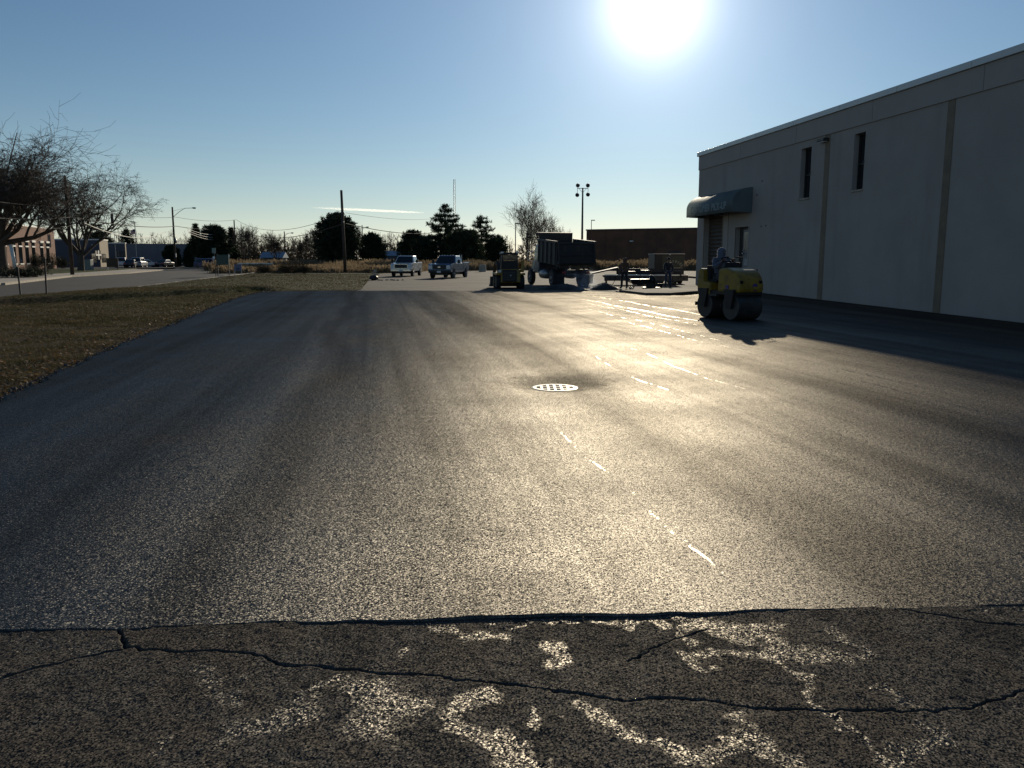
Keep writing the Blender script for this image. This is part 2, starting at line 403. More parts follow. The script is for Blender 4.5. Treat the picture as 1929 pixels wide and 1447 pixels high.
wets = [([(1300, 1172), (1390, 1185), (1450, 1182)], 18), ([(1400, 1195), (1480, 1228), (1560, 1235)], 26), ([(1330, 1238), (1480, 1243), (1590, 1240), (1660, 1240)], 16), ([(1560, 1185), (1630, 1215), (1670, 1228)], 9), ([(1270, 1170), (1310, 1215)], 9), ([(1285, 1235), (1320, 1268)], 12), ([(1485, 1262), (1530, 1310), (1575, 1355), (1620, 1400), (1680, 1445)], 8),
        ([(1085, 1328), (1150, 1378), (1210, 1405), (1290, 1425), (1390, 1410), (1470, 1440)], 15), ([(1375, 1362), (1420, 1395), (1480, 1435)], 14), ([(1730, 1368), (1790, 1400), (1740, 1425), (1690, 1440)], 24), ([(1690, 1400), (1720, 1440)], 14), ([(1045, 1218), (1050, 1245)], 18), ([(995, 1332), (1010, 1350)], 14), ([(770, 1235), (775, 1250)], 10),
        ([(880, 1305), (855, 1365), (950, 1425), (1000, 1445)], 24), ([(925, 1372), (960, 1400)], 14), ([(690, 1300), (750, 1340), (700, 1380)], 50), ([(560, 1345), (450, 1375)], 42), ([(640, 1290), (560, 1310)], 14), ([(830, 1178), (900, 1192)], 14), ([(930, 1172), (1080, 1170), (1180, 1167), (1290, 1166)], 7), ([(1180, 1168), (1240, 1185)], 12),
        ([(385, 1248), (460, 1305)], 24), ([(30, 1215), (200, 1215)], 26), ([(330, 1395), (290, 1440)], 18), ([(400, 1195), (420, 1205)], 16), ([(1860, 1150), (1929, 1150)], 10), ([(1640, 1290), (1740, 1330)], 6)]
nx, ny = 1160, 350
gx = np.linspace(-2.6, 2.85, nx); gy = np.linspace(2.1, 3.85, ny)
X, Y = np.meshgrid(gx, gy)
def field(cell, seed):
    """smooth random field with features about cell metres wide"""
    rg = np.random.default_rng(seed); w, h = int(6.2/cell) + 3, int(1.9/cell) + 3; q = rg.normal(size=(h, w))
    fx = (X + 2.9)/cell; fy = (Y - 2.05)/cell; ix, iy = fx.astype(int), fy.astype(int); ax, ay = fx - ix, fy - iy
    ax, ay = ax*ax*(3 - 2*ax), ay*ay*(3 - 2*ay)
    return (q[iy, ix]*(1 - ax) + q[iy, ix + 1]*ax)*(1 - ay) + (q[iy + 1, ix]*(1 - ax) + q[iy + 1, ix + 1]*ax)*ay
Z = np.full(X.shape, -.0075) + .003*np.sin(X*2.1 + 1)*np.sin(Y*3) + .0012*field(.06, 1) + .0006*field(.02, 2)
jx, jy = .004*field(.03, 3) + .002*field(.012, 4), .004*field(.03, 5) + .002*field(.012, 6); wv = np.clip(1 + .38*field(.07, 7) + .2*field(.02, 8), .25, 2.2)
for pts, w in cracks:
    d = seg_dist(X + jx, Y + jy, pts); Z -= .022*np.exp(-(d/(w*wv))**2)
Z -= .025*smooth(.02, .06, Y - seam_y(X))
wx, wy = .05*field(.16, 11) + .028*field(.06, 12) + .014*field(.025, 13), .05*field(.16, 14) + .028*field(.06, 15) + .014*field(.025, 16)
wetm = np.zeros(X.shape)
for pix, r in wets:
    g = [G(u, v, -.01) for u, v in pix]; rr = r*np.mean([p[1] for p in g])/1500.
    d = seg_dist(X + wx*.8, Y + wy*.8, g); wetm = np.maximum(wetm, np.clip(1.3 - d/(rr*1.7), 0, 1))
wetm *= .55 + .45*smooth(-1.6, .2, X)
stain = .5 + .28*field(.45, 21) + .18*field(.15, 22) + .1*field(.05, 23)
pav = np_mesh('old_pavement', np.stack([X, Y, Z], -1).reshape(-1, 3), grid_faces(ny, nx), None, sm=True, kind='structure')
for nm, ar in (('wet', wetm), ('stain', stain)): at_ = pav.data.attributes.new(nm, 'FLOAT', 'POINT'); at_.data.foreach_set('value', ar.astype(np.float32).ravel())
t = NT('old worn pavement')
vc = t.n.new('ShaderNodeTexVoronoi'); t.l.new(t.tc.outputs['Object'], vc.inputs['Vector']); vc.inputs['Scale'].default_value = 175
sc3 = t.n.new('ShaderNodeSeparateColor'); t.l.new(vc.outputs['Color'], sc3.inputs[0]); r1, r2, r3 = sc3.outputs[0], sc3.outputs[1], sc3.outputs[2]
v2 = t.n.new('ShaderNodeTexVoronoi'); t.l.new(t.tc.outputs['Object'], v2.inputs['Vector']); v2.inputs['Scale'].default_value = 85
s2 = t.n.new('ShaderNodeSeparateColor'); t.l.new(v2.outputs['Color'], s2.inputs[0])
st = t.attr('stain')
cc = t.mix(r2, (.036, .0335, .030), (.112, .103, .09)); cc = t.mix(t.ramp(r3, .93, .96), cc, (.24, .21, .165))
cc = t.mix(t.math('MULTIPLY', t.ramp(s2.outputs[0], .86, .88), t.ramp(v2.outputs['Distance'], .25, .45, 1, 0)), cc, (.17, .15, .125))
cc = t.mix(t.ramp(st, .35, .8, 0, .75), cc, t.mix(r2, (.04, .035, .029), (.085, .073, .06)))
cc = t.mix(t.ramp(st, .25, .45, .7, 0), cc, (.034, .033, .031))
wm = t.ramp(t.math('ADD', t.attr('wet'), t.math('MULTIPLY', t.math('SUBTRACT', t.noise(45, 4, .75), .5), .8)), .3, .85)
wm = t.math('MULTIPLY', wm, t.ramp(r1, .12, .5))
cc = t.mix(t.math('MULTIPLY', wm, .8), cc, (.012, .012, .012))
gl = t.math('ADD', t.ramp(r1, .5, 1, .005, .018), t.math('MULTIPLY', wm, t.ramp(s2.outputs[1], 0, 1, .02, .12)))
M['old_pavement'] = stone_surface(t, cc, gl, t.ramp(wm, 0, 1, .65, .5), facet_normal(t, vc.outputs['Color'], .75, t.bump(t.noise(60, 3, .6), .5, .008)))
pav.data.materials.append(M['old_pavement'])
n = 900                                                       # loose grit along the seam and the cracks
x = -2.6 + 5.6*rng.random(n); y = seam_y(x) - np.abs(rng.normal(size=n))*.035 - .004
k = rng.random(n) < .35; y = np.where(k, 2.2 + 1.4*rng.random(n), y); z = np.full(n, -.009); s_ = .0025 + .005*rng.random(n)**2
oc = np.array([(1, 0, 0), (0, 1, 0), (-1, 0, 0), (0, -1, 0), (0, 0, .9)]); A = (np.stack([x, y, z], 1)[:, None, :] + oc[None]*s_[:, None, None]*(.6 + .7*rng.random((n, 5, 1)))).reshape(-1, 3)
ti = np.array([(0, 1, 4), (1, 2, 4), (2, 3, 4), (3, 0, 4)]); M['grit'] = plain('loose grit', (.06, .052, .042), .7, 0, .5, 40)
np_mesh('loose_grit', A, (np.arange(n)[:, None, None]*5 + ti[None]).reshape(-1, 3), M['grit'], kind='stuff')['label'] = 'loose grit along the seam of the old pavement'

# --- the rest of the ground
t = NT('rough winter ground'); n1 = t.noise(.25, 5, .6); n2 = t.noise(6, 4, .65)
M['field'] = t.set(col=t.mix(t.ramp(n2, .3, .7), t.mix(t.ramp(n1, .35, .65), (.075, .065, .03), (.11, .085, .045)), (.05, .05, .022)), rough=.95, spec=.1, normal=t.bump(n2, .6, .06))
mb = MB(); mb.slab([(3500*math.cos(a*math.pi/32), 3500*math.sin(a*math.pi/32)) for a in range(64)], -.6, -.24)
tag(mb.build('ground', M['field']), kind='structure')

t = NT('old lot surface'); n1 = t.noise(.3, 4, .6); n2 = t.noise(40, 3, .6); n3 = t.noise(1.0, 5, .7, t.coords((.15, 1.3, 1)))
cc = t.mix(t.ramp(n1, .35, .65), (.05, .046, .04), (.085, .077, .066)); cc = t.mix(t.ramp(n3, .45, .75, 0, .8), cc, (.12, .105, .083))
M['lot'] = t.set(col=cc, rough=t.ramp(n3, .3, .7, .85, .98), spec=.12, normal=t.bump(n2, .5, .008))
mb = MB(); mb.slab([(-9.5, 39), (-8.2, 45), (-11.3, 66), (-14.5, 92), (-14, 112), (2, 118), (30, 112), (52, 90), (52, 44), (12.5, 38), (3, 38.5)], -.2, -.075)
tag(mb.build('parking_lot', M['lot']), kind='structure')

# grass between the paving and the road
RN = lambda y: -18.81 - .169*(y - 30.5) + .0*y
def grass_z(x, y):
    z = -.03 + .02*np.sin(x*1.3 + y*.7)*np.sin(y*.9) + .015*np.sin(x*3.7 - y*2.1)
    ax, ay = -19.5, 25.4; dx, dy = .389, .921                                # the low bank across the grass
    d = (x - ax)*dy - (y - ay)*dx                                            # > 0 on the camera's side
    al = (x - ax)*dx + (y - ay)*dy + 3*np.sin(y*.3)
    bank = .27*(1 - smooth(-.15, .4, d + .1*np.sin(al*.9)))*np.exp(-np.clip(-d, 0, 99)/8.)*smooth(-3, 2, al)*smooth(24, 17, al)
    edge = np.clip(x - (le_x(y) - .5), 0, .5)/.5
    return z*(1 - .6*edge) + bank - .05*edge**2 - .06*np.clip((y - 60)/40, 0, 1)
t = NT('short winter turf'); n1 = t.noise(.35, 4, .6); n2 = t.noise(3.2, 5, .7); n3 = t.noise(45, 3, .7)
green = t.mix(n3, (.036, .042, .012), (.065, .064, .021)); brown = t.mix(n3, (.042, .032, .016), (.1, .074, .04))
py = t.n.new('ShaderNodeSeparateXYZ'); t.l.new(t.tc.outputs['Object'], py.inputs[0])
k = t.math('ADD', t.math('MULTIPLY', n2, .6), t.math('MULTIPLY', n1, .6))
near = t.ramp(t.math('ADD', py.outputs[1], t.math('MULTIPLY', py.outputs[0], .5)), 15, 26, .3, -.08)
M['turf'] = t.set(col=t.mix(t.ramp(t.math('ADD', k, near), .5, .75), green, brown), rough=.95, spec=.1, normal=t.bump(n3, .8, .04))
rows, cols = 420, 150
yy = 3.0 + (99 - 3.0)*np.linspace(0, 1, rows)**1.6
xl = RN(yy); xr = np.where(yy < 40, le_x(yy) + .03, np.interp(yy, [40, 41.5, 45, 66, 92, 99], [-12.07, -8.6, -8.15, -11.3, -14.5, -14.3]))
X = xl[:, None] + (xr - xl)[:, None]*np.linspace(0, 1, cols)[None, :]; Y = np.repeat(yy[:, None], cols, 1)
Z = grass_z(X, Y)
tag(np_mesh('grass_verge', np.stack([X, Y, Z], -1).reshape(-1, 3), grid_faces(rows, cols), M['turf'], sm=True), kind='structure')

# grass blades and fallen leaves
def blades(n, ylo, yhi, hmin, hmax, wid, pw=1.0):
    y = ylo + (yhi - ylo)*rng.random(n)**pw
    a = RN(y) + .1; b = np.where(y < 40, le_x(y) + .04, np.interp(y, [40, 41.5, 45, 66, 92], [-12.07, -8.6, -8.15, -11.3, -14.5]))
    lo = np.maximum(a, -.74*y - 2.0)
    x = lo + (b - lo)*rng.random(n); ok = b > lo
    x, y = x[ok], y[ok]; n = len(x); z = grass_z(x, y) - .004
    clump = .5 + .5*np.sin(x*2.3 + 1.3*np.sin(y*1.7))*np.sin(y*2.9 + np.sin(x*3.1))
    hh = (hmin + (hmax - hmin)*rng.random(n))*(.45 + .75*clump); an = rng.random(n)*6.283; w = wid*(.6 + .8*rng.random(n))
    lean = rng.normal(size=(n, 2))*hh[:, None]*.75
    p0 = np.stack([x - w*np.cos(an), y - w*np.sin(an), z], 1); p1 = np.stack([x + w*np.cos(an), y + w*np.sin(an), z], 1)
    p2 = np.stack([x + lean[:, 0], y + lean[:, 1], z + hh], 1)
    return np.stack([p0, p1, p2], 1).reshape(-1, 3)
A = np.concatenate([blades(150000, 7.5, 24, .025, .07, .004, 1.2), blades(90000, 20, 44, .03, .08, .008), blades(40000, 40, 92, .03, .09, .014)])
M['blade'] = leafy('grass blades', (.045, .045, .014), (.12, .09, .042), .35, .7, 1.1)
np_mesh('grass', A, np.arange(len(A)).reshape(-1, 3), M['blade'], kind='stuff')['label'] = 'short dry winter grass on the verge'
n = 4200
y = 7.5 + 36*rng.random(n)**1.5; b = le_x(y); lo = np.maximum(RN(y), -.66*y - .5); edge = rng.random(n) < .45
x = np.where(edge, b - .05 - .8*rng.random(n)**2, lo + (b - lo)*rng.random(n)); z = grass_z(x, y) + .025
an = rng.random(n)*6.283; s_ = .018 + .03*rng.random(n); tl = rng.normal(size=(n, 2))*.35
ux = np.stack([np.cos(an), np.sin(an), tl[:, 0]], 1)*s_[:, None]; uy = np.stack([-np.sin(an), np.cos(an), tl[:, 1]], 1)*(s_*.65)[:, None]
c0 = np.stack([x, y, z], 1); A = np.stack([c0 - ux, c0 - uy, c0 + ux, c0 + uy + [0, 0, .008]], 1).reshape(-1, 3)
M['leaf'] = leafy('fallen leaves', (.09, .045, .018), (.3, .2, .1), .3, .6, 9)
np_mesh('fallen_leaves', A, np.arange(len(A)).reshape(-1, 4), M['leaf'], kind='stuff')['label'] = 'brown fallen leaves scattered over the verge'
n = 2600                                                                     # crumbs of asphalt along the edges
k = rng.random(n); y = 8 + 33*rng.random(n)**1.3; x = le_x(y) + rng.normal(size=n)*.07 - .03; z = np.maximum(grass_z(x, y), -.02) + .01
m2 = k < .35; x2 = -11.5 + 16*rng.random(n); y2 = np.interp(x2, FE[:, 0], FE[:, 1]) + np.abs(rng.normal(size=n))*.35 + .05
x = np.where(m2, x2, x); y = np.where(m2, y2, y); z = np.where(m2, -.06, z)
s_ = .008 + .03*rng.random(n)**3
oc = np.array([(1, 0, 0), (0, 1, 0), (-1, 0, 0), (0, -1, 0), (0, 0, 1.)]); A = (np.stack([x, y, z], 1)[:, None, :] + oc[None]*s_[:, None, None]*(.7 + .6*rng.random((n, 5, 1)))).reshape(-1, 3)
ti = np.array([(0, 1, 4), (1, 2, 4), (2, 3, 4), (3, 0, 4)]); Tt = (np.arange(n)[:, None, None]*5 + ti[None]).reshape(-1, 3)
M['crumb'] = plain('asphalt crumbs', (.03, .027, .024), .7)
np_mesh('asphalt_crumbs', A, Tt, M['crumb'], kind='stuff')['label'] = 'loose crumbs of fresh asphalt along the paving edge'

# road, kerbs, far pavement, lawn
t = NT('road asphalt'); n1 = t.noise(.4, 4, .6); n2 = t.noise(60, 3, .6)
M['road'] = t.set(col=t.mix(t.ramp(t.math('ADD', t.math('MULTIPLY', n1, .6), t.math('MULTIPLY', n2, .4)), .35, .65), (.022, .022, .0215), (.038, .0365, .035)), rough=.85, spec=.25, normal=t.bump(n2, .5, .006))
RNp = [(float(RN(y)), y) for y in (3, 30.5, 60, 80, 110)] + [(-33, 118), (-20, 122)]
RFp = [(-20, 137), (-48, 134), (-59.5, 150), (-45.1, 98), (-42.2, 79.5), (-33.9, 55.3), (-26.5, 33), (-20, 3)]
mb = MB(); mb.slab(RNp + RFp, -.24, -.15); tag(mb.build('road', M['road']), kind='structure')
def kerb(name, line, w, z0, z1):
    mb = MB()
    for (x0, y0), (x1, y1) in zip(line[:-1], line[1:]):
        L = math.hypot(x1 - x0, y1 - y0); nx_, ny_ = -(y1 - y0)/L*w, (x1 - x0)/L*w
        n = max(1, int(L/3.05))
        for i in range(n):
            a, b = (i + .004)/n, (i + .996)/n
            q = [(x0 + (x1 - x0)*a, y0 + (y1 - y0)*a), (x0 + (x1 - x0)*b, y0 + (y1 - y0)*b)]
            mb.slab([q[0], q[1], (q[1][0] + nx_, q[1][1] + ny_), (q[0][0] + nx_, q[0][1] + ny_)], z0, z1)
    return tag(mb.build(name, M['concrete']), kind='structure')
kerb('road_kerb', RNp[:5], .22, -.22, -.03)
kerb('road_kerb', [(-33.9, 55.3), (-42.2, 79.5), (-45.1, 98), (-53, 128)], -.25, -.22, 0)
mb = MB(); mb.slab([(-28, 36), (-34.15, 55.2), (-42.45, 79.5), (-45.35, 98), (-53, 127), (-58, 127), (-50.2, 98), (-47.5, 79.5), (-39.5, 55), (-34, 36)], -.22, -.012)
tag(mb.build('sidewalk', M['concrete']), kind='structure')
t = NT('lawn'); n1 = t.noise(.3, 4, .6); n2 = t.noise(9, 4, .7)
M['lawn'] = t.set(col=t.mix(t.ramp(n2, .3, .7), t.mix(t.ramp(n1, .4, .6), (.05, .07, .016), (.085, .085, .03)), (.045, .055, .015)), rough=.95, spec=.1, normal=t.bump(n2, .8, .08))
mb = MB(); mb.slab([(-34.1, 36), (-39.6, 55), (-47.6, 79.5), (-50.3, 98), (-58.1, 127), (-75, 175), (-190, 175), (-190, 36)], -.22, -.02)
tag(mb.build('lawn', M['lawn']), kind='structure')
# ------------------------------------------------------------------ the long painted building on the right
t = NT('painted block wall'); n1 = t.noise(.5, 4, .6); n2 = t.noise(30, 3, .6); n3 = t.noise(1, 4, .6, t.coords((.9, .9, .12)))
cc = t.mix(t.ramp(n1, .3, .7), (.38, .335, .295), (.43, .38, .335)); cc = t.mix(t.ramp(n3, .5, .8, 0, .45), cc, (.27, .235, .2)); cc = t.mix(t.ramp(t.noise(3.5, 5, .7), .58, .8, 0, .3), cc, (.3, .26, .225))
M['wall'] = t.set(col=cc, rough=.85, spec=.25, normal=t.bump(n2, .35, .006))
M['frieze'] = plain('painted frieze panel', (.4, .35, .305), .75, 0, .06, .8, .002, 60)
M['coping'] = plain('sheet metal coping', (.55, .55, .53), .4, .3, .08, 1.5)
M['strip'] = plain('rust brown joint strip', (.22, .165, .11), .75, 0, .2, 2)
M['roof'] = plain('roof membrane', (.3, .3, .3), .9)
M['awning'] = plain('teal awning canvas', (.12, .15, .15), .75, 0, .12, 1.5, .004, 220)
M['letters'] = plain('pale awning lettering', (.34, .4, .4), .8, 0, .15)
M['brown_door'] = plain('brown roller door', (.085, .06, .042), .6, .1, .15)
M['door'] = plain('grey steel door', (.2, .2, .2), .5, .1, .1)
M['frame'] = plain('bronze frame', (.06, .055, .05), .45, .4)
H_TOP = 7.47
bld = empty('painted_warehouse', (WC.x, WC.y, 0), math.atan2(WA.y, WA.x), 'long grey painted warehouse in shade with a teal awning, on the right', 'building')
# local axes: x along the wall towards the camera, y out of the wall is -Y ... (x, y) -> WA*x + perp*y
# perp of WA rotated +90 deg is (-WA.y, WA.x) = (1, .15): into the building; so outward is -y
L_ = 44.0
def wallpieces(openings, z0, z1, depth):
    """wall skin 0.3 m thick as boxes round rectangular openings (s0, s1, zb, zt)"""
    xs = sorted(set([0, L_] + [o[0] for o in openings] + [o[1] for o in openings])); mb = MB()
    zs = sorted(set([z0, z1] + [o[2] for o in openings] + [o[3] for o in openings]))
    V = {}; quads = []
    def ok(i, j):
        cx, cz = (xs[i] + xs[i + 1])/2, (zs[j] + zs[j + 1])/2
        return not any(o[0] < cx < o[1] and o[2] < cz < o[3] for o in openings)
    vs = []; idx = {}
    def vid(x, y, z):
        k = (round(x, 4), round(y, 4), round(z, 4))
        if k not in idx: idx[k] = len(vs); vs.append(k)
        return idx[k]
    fs = []
    for i in range(len(xs) - 1):
        for j in range(len(zs) - 1):
            if not ok(i, j): continue
            a, b, c_, d = xs[i], xs[i + 1], zs[j], zs[j + 1]
            fs.append((vid(a, 0, c_), vid(b, 0, c_), vid(b, 0, d), vid(a, 0, d)))
    for s0, s1, zb, zt in openings:                       # reveals
        fs += [(vid(s0, 0, zb), vid(s0, 0, zt), vid(s0, depth, zt), vid(s0, depth, zb)), (vid(s1, 0, zt), vid(s1, 0, zb), vid(s1, depth, zb), vid(s1, depth, zt)),
               (vid(s0, 0, zt), vid(s1, 0, zt), vid(s1, depth, zt), vid(s0, depth, zt)), (vid(s1, 0, zb), vid(s0, 0, zb), vid(s0, depth, zb), vid(s1, depth, zb))]
    # ends, back and top
    fs += [(vid(0, 0, z1), vid(0, 0, z0), vid(0, 26, z0), vid(0, 26, z1)), (vid(L_, 0, z0), vid(L_, 0, z1), vid(L_, 26, z1), vid(L_, 26, z0)), (vid(0, 26, z0), vid(L_, 26, z0), vid(L_, 26, z1), vid(0, 26, z1))]
    return mb.add(vs, fs)
ops = [(1.07, 3.59, .02, 4.05), (5.25, 6.85, .75, 3.15), (11.75, 12.62, 4.13, 6.2), (15.82, 16.57, 4.16, 6.23)]
wallpieces(ops, -.6, 6.52, .32).build('wall', M['wall'], bld)
fz = MB()
for a, b in zip([0, 5.6, 11.3, 17.0, 22.7, 28.4, 34.1, 39.8], [5.6, 11.3, 17.0, 22.7, 28.4, 34.1, 39.8, L_]):
    pm = MB(); pm.span((a + .012, -.05, 6.5), (b - .012, .3, 7.25)); pm.build('frieze_panel', M['frieze'], bld)
for a in range(0, 12):
    s0 = a*3.7; pm = MB(); pm.span((s0 + .006 - .12*(a == 0), -.12, 7.255), (min(L_, s0 + 3.7) - .006, .4, H_TOP)); pm.build('coping', M['coping'], bld, bevel=.012)
MB().span((.1, .3, 6.9), (L_ - .1, 25.9, 7.1)).build('roof', M['roof'], bld)
MB().span((-.05, .3, 6.5), (.0, 26, 7.25)).build('end_frieze', M['frieze'], bld)
for s0, s1 in ((13.72, 14.08), (21.12, 21.46), (28.5, 28.85), (35.9, 36.2)):
    MB().span((s0, -.018, -.4), (s1, .1, 6.496)).build('joint_strip', M['strip'], bld)
for k, (s0, s1, zb, zt) in enumerate(ops[2:]):
    w = MB().span((s0, .25, zb), (s1, .3, zt)).build('window', M['glass'], bld)
    f = MB(); f.span((s0, .2, zb), (s0 + .05, .26, zt)); f.span((s1 - .05, .2, zb), (s1, .26, zt)); f.span((s0 + .05, .2, zt - .05), (s1 - .05, .26, zt)); f.span((s0 + .05, .2, zb), (s1 - .05, .26, zb + .05)); f.span((s0 + .05, .2, (zb + zt)/2 - .1), (s1 - .05, .255, (zb + zt)/2 - .05))
    f.build('frame', M['frame'], w)
    MB().span((s0 - .03, -.05, zb - .07), (s1 + .03, .2, zb - .002)).build('sill', M['concrete'], w)
    g = MB(); g.tube([(s1 - .06, .1, zb + 1.0), (s1 + .04, -.06, zb + 1.0), (s1 + .04, -.06, zb + .92)], .02, 6); g.build('latch', M['frame'], w)
# wall lamp over the first joint strip
lp = MB(); lp.box((13.72, -.14, 6.3), (.55, .24, .13)); lo_ = lp.build('wall_lamp', M['frame'], bld, bevel=.02)
MB().span((13.5, -.22, 6.215), (13.95, -.05, 6.233)).build('lens', M['lamp_glass'], lo_)
MB().cyl((13.75, -.02, 6.36), (13.75, -.02, 6.49), .03, 8).build('conduit', M['strip'], bld)
# roller door in its recess
rd = empty('roller_door'); rd.parent = bld
for i in range(19):
    z = .03 + i*.21; MB().add([(1.1, .29, z), (3.56, .29, z), (3.56, .245, z + .1), (1.1, .245, z + .1), (3.56, .29, z + .2), (1.1, .29, z + .2)], [(0, 1, 2, 3), (3, 2, 4, 5)]).build('slat', M['brown_door'], rd)
MB().span((1.0, -.02, 0), (1.068, .06, 4.1)).build('door_trim', M['strip'], bld); MB().span((3.592, -.02, 0), (3.66, .06, 4.1)).build('door_trim', M['strip'], bld)
MB().span((3.75, -.03, -.1), (4.35, -.003, 3.95)).build('painted_panel', M['frieze'], bld)
MB().span((3.66, -.045, -.1), (3.75, -.003, 3.95)).build('trim_board', M['strip'], bld)
# entrance door
MB().span((5.25, .26, .75), (6.85, .31, 3.15)).build('door_backing', M['frame'], bld)
dl = MB().span((5.8, .2, .78), (6.78, .255, 3.02)).build('entrance_door', M['door'], bld, bevel=.008)
MB().span((5.92, .185, 1.95), (6.66, .198, 2.9)).build('door_window', plain('door pane', (.16, .17, .16), .15), dl)
MB().ball((5.95, .13, 1.85), .05, 10, 8).cyl((5.95, .14, 1.85), (5.95, .2, 1.85), .02, 8).build('door_knob', M['chrome'], dl, sm=True)
MB().ball((5.95, .16, 2.0), .035, 10, 8).build('deadbolt', M['chrome'], dl, sm=True)
MB().span((6.0, .188, 1.25), (6.5, .198, 1.6)).build('door_notice', plain('pale notice', (.4, .4, .38), .7), dl)
MB().span((6.85, -.02, .7), (6.95, .06, 3.2)).span((5.15, -.02, .7), (5.25, .06, 3.2)).span((5.25, -.02, 3.15), (6.85, .06, 3.25)).build('door_frame', M['frieze'], bld)
for i in range(4):                                        # steps up to the door
    MB().span((5.0, -1.3 + i*.3, -.1), (7.1, .0 if i else -.001, .18*(i + 1))).build('step', M['concrete'], bld) if i == 3 else MB().span((5.0, -1.3 + i*.3, -.1), (7.1, -1.0 + i*.3, .18*(i + 1))).build('step', M['concrete'], bld)
for s, z in ((8.1, 5.2), (8.2, 3.1), (8.7, 3.12), (7.6, 4.6)): MB().box((s, -.01, z), (.07, .02, .07)).build('anchor_hole_cover', M['frame'], bld)
MB().tube([(8.0, -.03, .3), (8.0, -.03, 1.1)], .025, 8).build('hose_pipe_stub', M['frame'], bld)
# awning: a waterfall canopy with closed ends
aw = empty('awning'); aw.parent = bld
s0, s1, o1 = .95, 7.12, 1.02
prof = [(0, 5.0)] + [(-o1*math.sin(a), 4.26 + .74*math.cos(a)) for a in np.linspace(.12, math.pi/2, 12)] + [(-o1, 3.84)]
sk = MB(); n = len(prof)
vs = [(s0, y, z) for y, z in prof] + [(s1, y, z) for y, z in prof]
sk.add(vs, [(i, i + 1, n + i + 1, n + i) for i in range(n - 1)])
so = sk.build('canopy', M['awning'], aw, sm=True); m_ = so.modifiers.new('thick', 'SOLIDIFY'); m_.thickness = .015; m_.offset = 0
for s_ in (s0, s1):
    e = MB(); e.add([(s_, 0, 3.8)] + [(s_, y, z) for y, z in prof], [tuple(range(n + 1))]); eo = e.build('end_panel', M['awning'], aw)
    m_ = eo.modifiers.new('thick', 'SOLIDIFY'); m_.thickness = .012; m_.offset = 0
fr = MB(); fr.tube([(s0, -o1 + .03, 3.86), (s1, -o1 + .03, 3.86)], .02, 6)
for s_ in (s0 + .03, (s0 + s1)/2, s1 - .03): fr.tube([(s_, -.02, 3.84), (s_, -o1 + .03, 3.86)], .018, 6)
fr.build('canopy_frame', M['galv'], aw)
arc = prof[1:]; seglen = [0]
for (a, b), (c_, d) in zip(arc[:-1], arc[1:]): seglen.append(seglen[-1] + math.hypot(c_ - a, d - b))
pen = 0.; glyphs = []
for chr_ in 'CUSTOMER PICK-UP':
    if chr_ == ' ': pen += .2; continue
    cu = bpy.data.curves.new('letter', 'FONT'); cu.body = chr_; cu.size = .52; cu.extrude = .004
    to = bpy.data.objects.new('letter', cu); col.objects.link(to); bpy.context.view_layer.update()
    me = bpy.data.meshes.new_from_object(to.evaluated_get(bpy.context.evaluated_depsgraph_get())); bpy.data.objects.remove(to)
    vv = np.array([v.co for v in me.vertices]); x0 = vv[:, 0].min(); glyphs.append((me, vv, pen - x0)); pen += vv[:, 0].max() - x0 + .05
for me, vv, off in glyphs:                                # wrap each letter on the curved front of the canopy
    me.materials.append(M['letters'])
    for v, c_ in zip(me.vertices, vv):
        q = seglen[-1] - .16 - c_[1]; yy_ = np.interp(q, seglen, [p[0] for p in arc]); zz_ = np.interp(q, seglen, [p[1] for p in arc])
        v.co = (4.05 - pen/2 + off + c_[0], yy_ - .018 - c_[2], zz_ + .012)
    lo_ = bpy.data.objects.new('letter', me); col.objects.link(lo_); lo_.parent = aw
# kerbed concrete apron at the building's far corner
mb = MB(); mb.slab([(5.9, 36.75), (7.0, 36.75), (8.4, 38.6), (9.4, 39.5), (10.9, 40.6), (10.6, 47.6), (9.3, 47.4), (9.0, 44.0), (5.2, 40.2)], -.12, .1)
ap = mb.build('concrete_apron', M['lot'], bevel=.03); tag(ap, kind='structure')
# ------------------------------------------------------------------ trees and other plants
class Fast:
    """collects thin tubes with numpy-friendly lists; one mesh at the end"""
    def __init__(s): s.V = []; s.T = []
    def seg(s, pts, rad, n):
        base = len(s.V); up = None
        m = len(pts)
        for i in range(m):
            p = pts[i]; d = pts[min(i + 1, m - 1)] - pts[max(i - 1, 0)]
            a = d.orthogonal().normalized() if up is None else (up - d*(up.dot(d)/max(d.length_squared, 1e-12)))
            if a.length < 1e-6: a = d.orthogonal()
            a.normalize(); b = d.normalized().cross(a); up = a
            for k in range(n):
                t_ = 6.2832*k/n; c_ = math.cos(t_)*rad[i]; q = math.sin(t_)*rad[i]
                s.V.append((p.x + a.x*c_ + b.x*q, p.y + a.y*c_ + b.y*q, p.z + a.z*c_ + b.z*q))
        for i in range(m - 1):
            for k in range(n):
                s.T.append((base + i*n + k, base + i*n + (k + 1) % n, base + (i + 1)*n + (k + 1) % n, base + (i + 1)*n + k))
    def build(s, name, mat, parent): return np_mesh(name, s.V, s.T, mat, parent, sm=True)
def rv(r_): return Vector((r_.gauss(0, 1), r_.gauss(0, 1), r_.gauss(0, 1)))
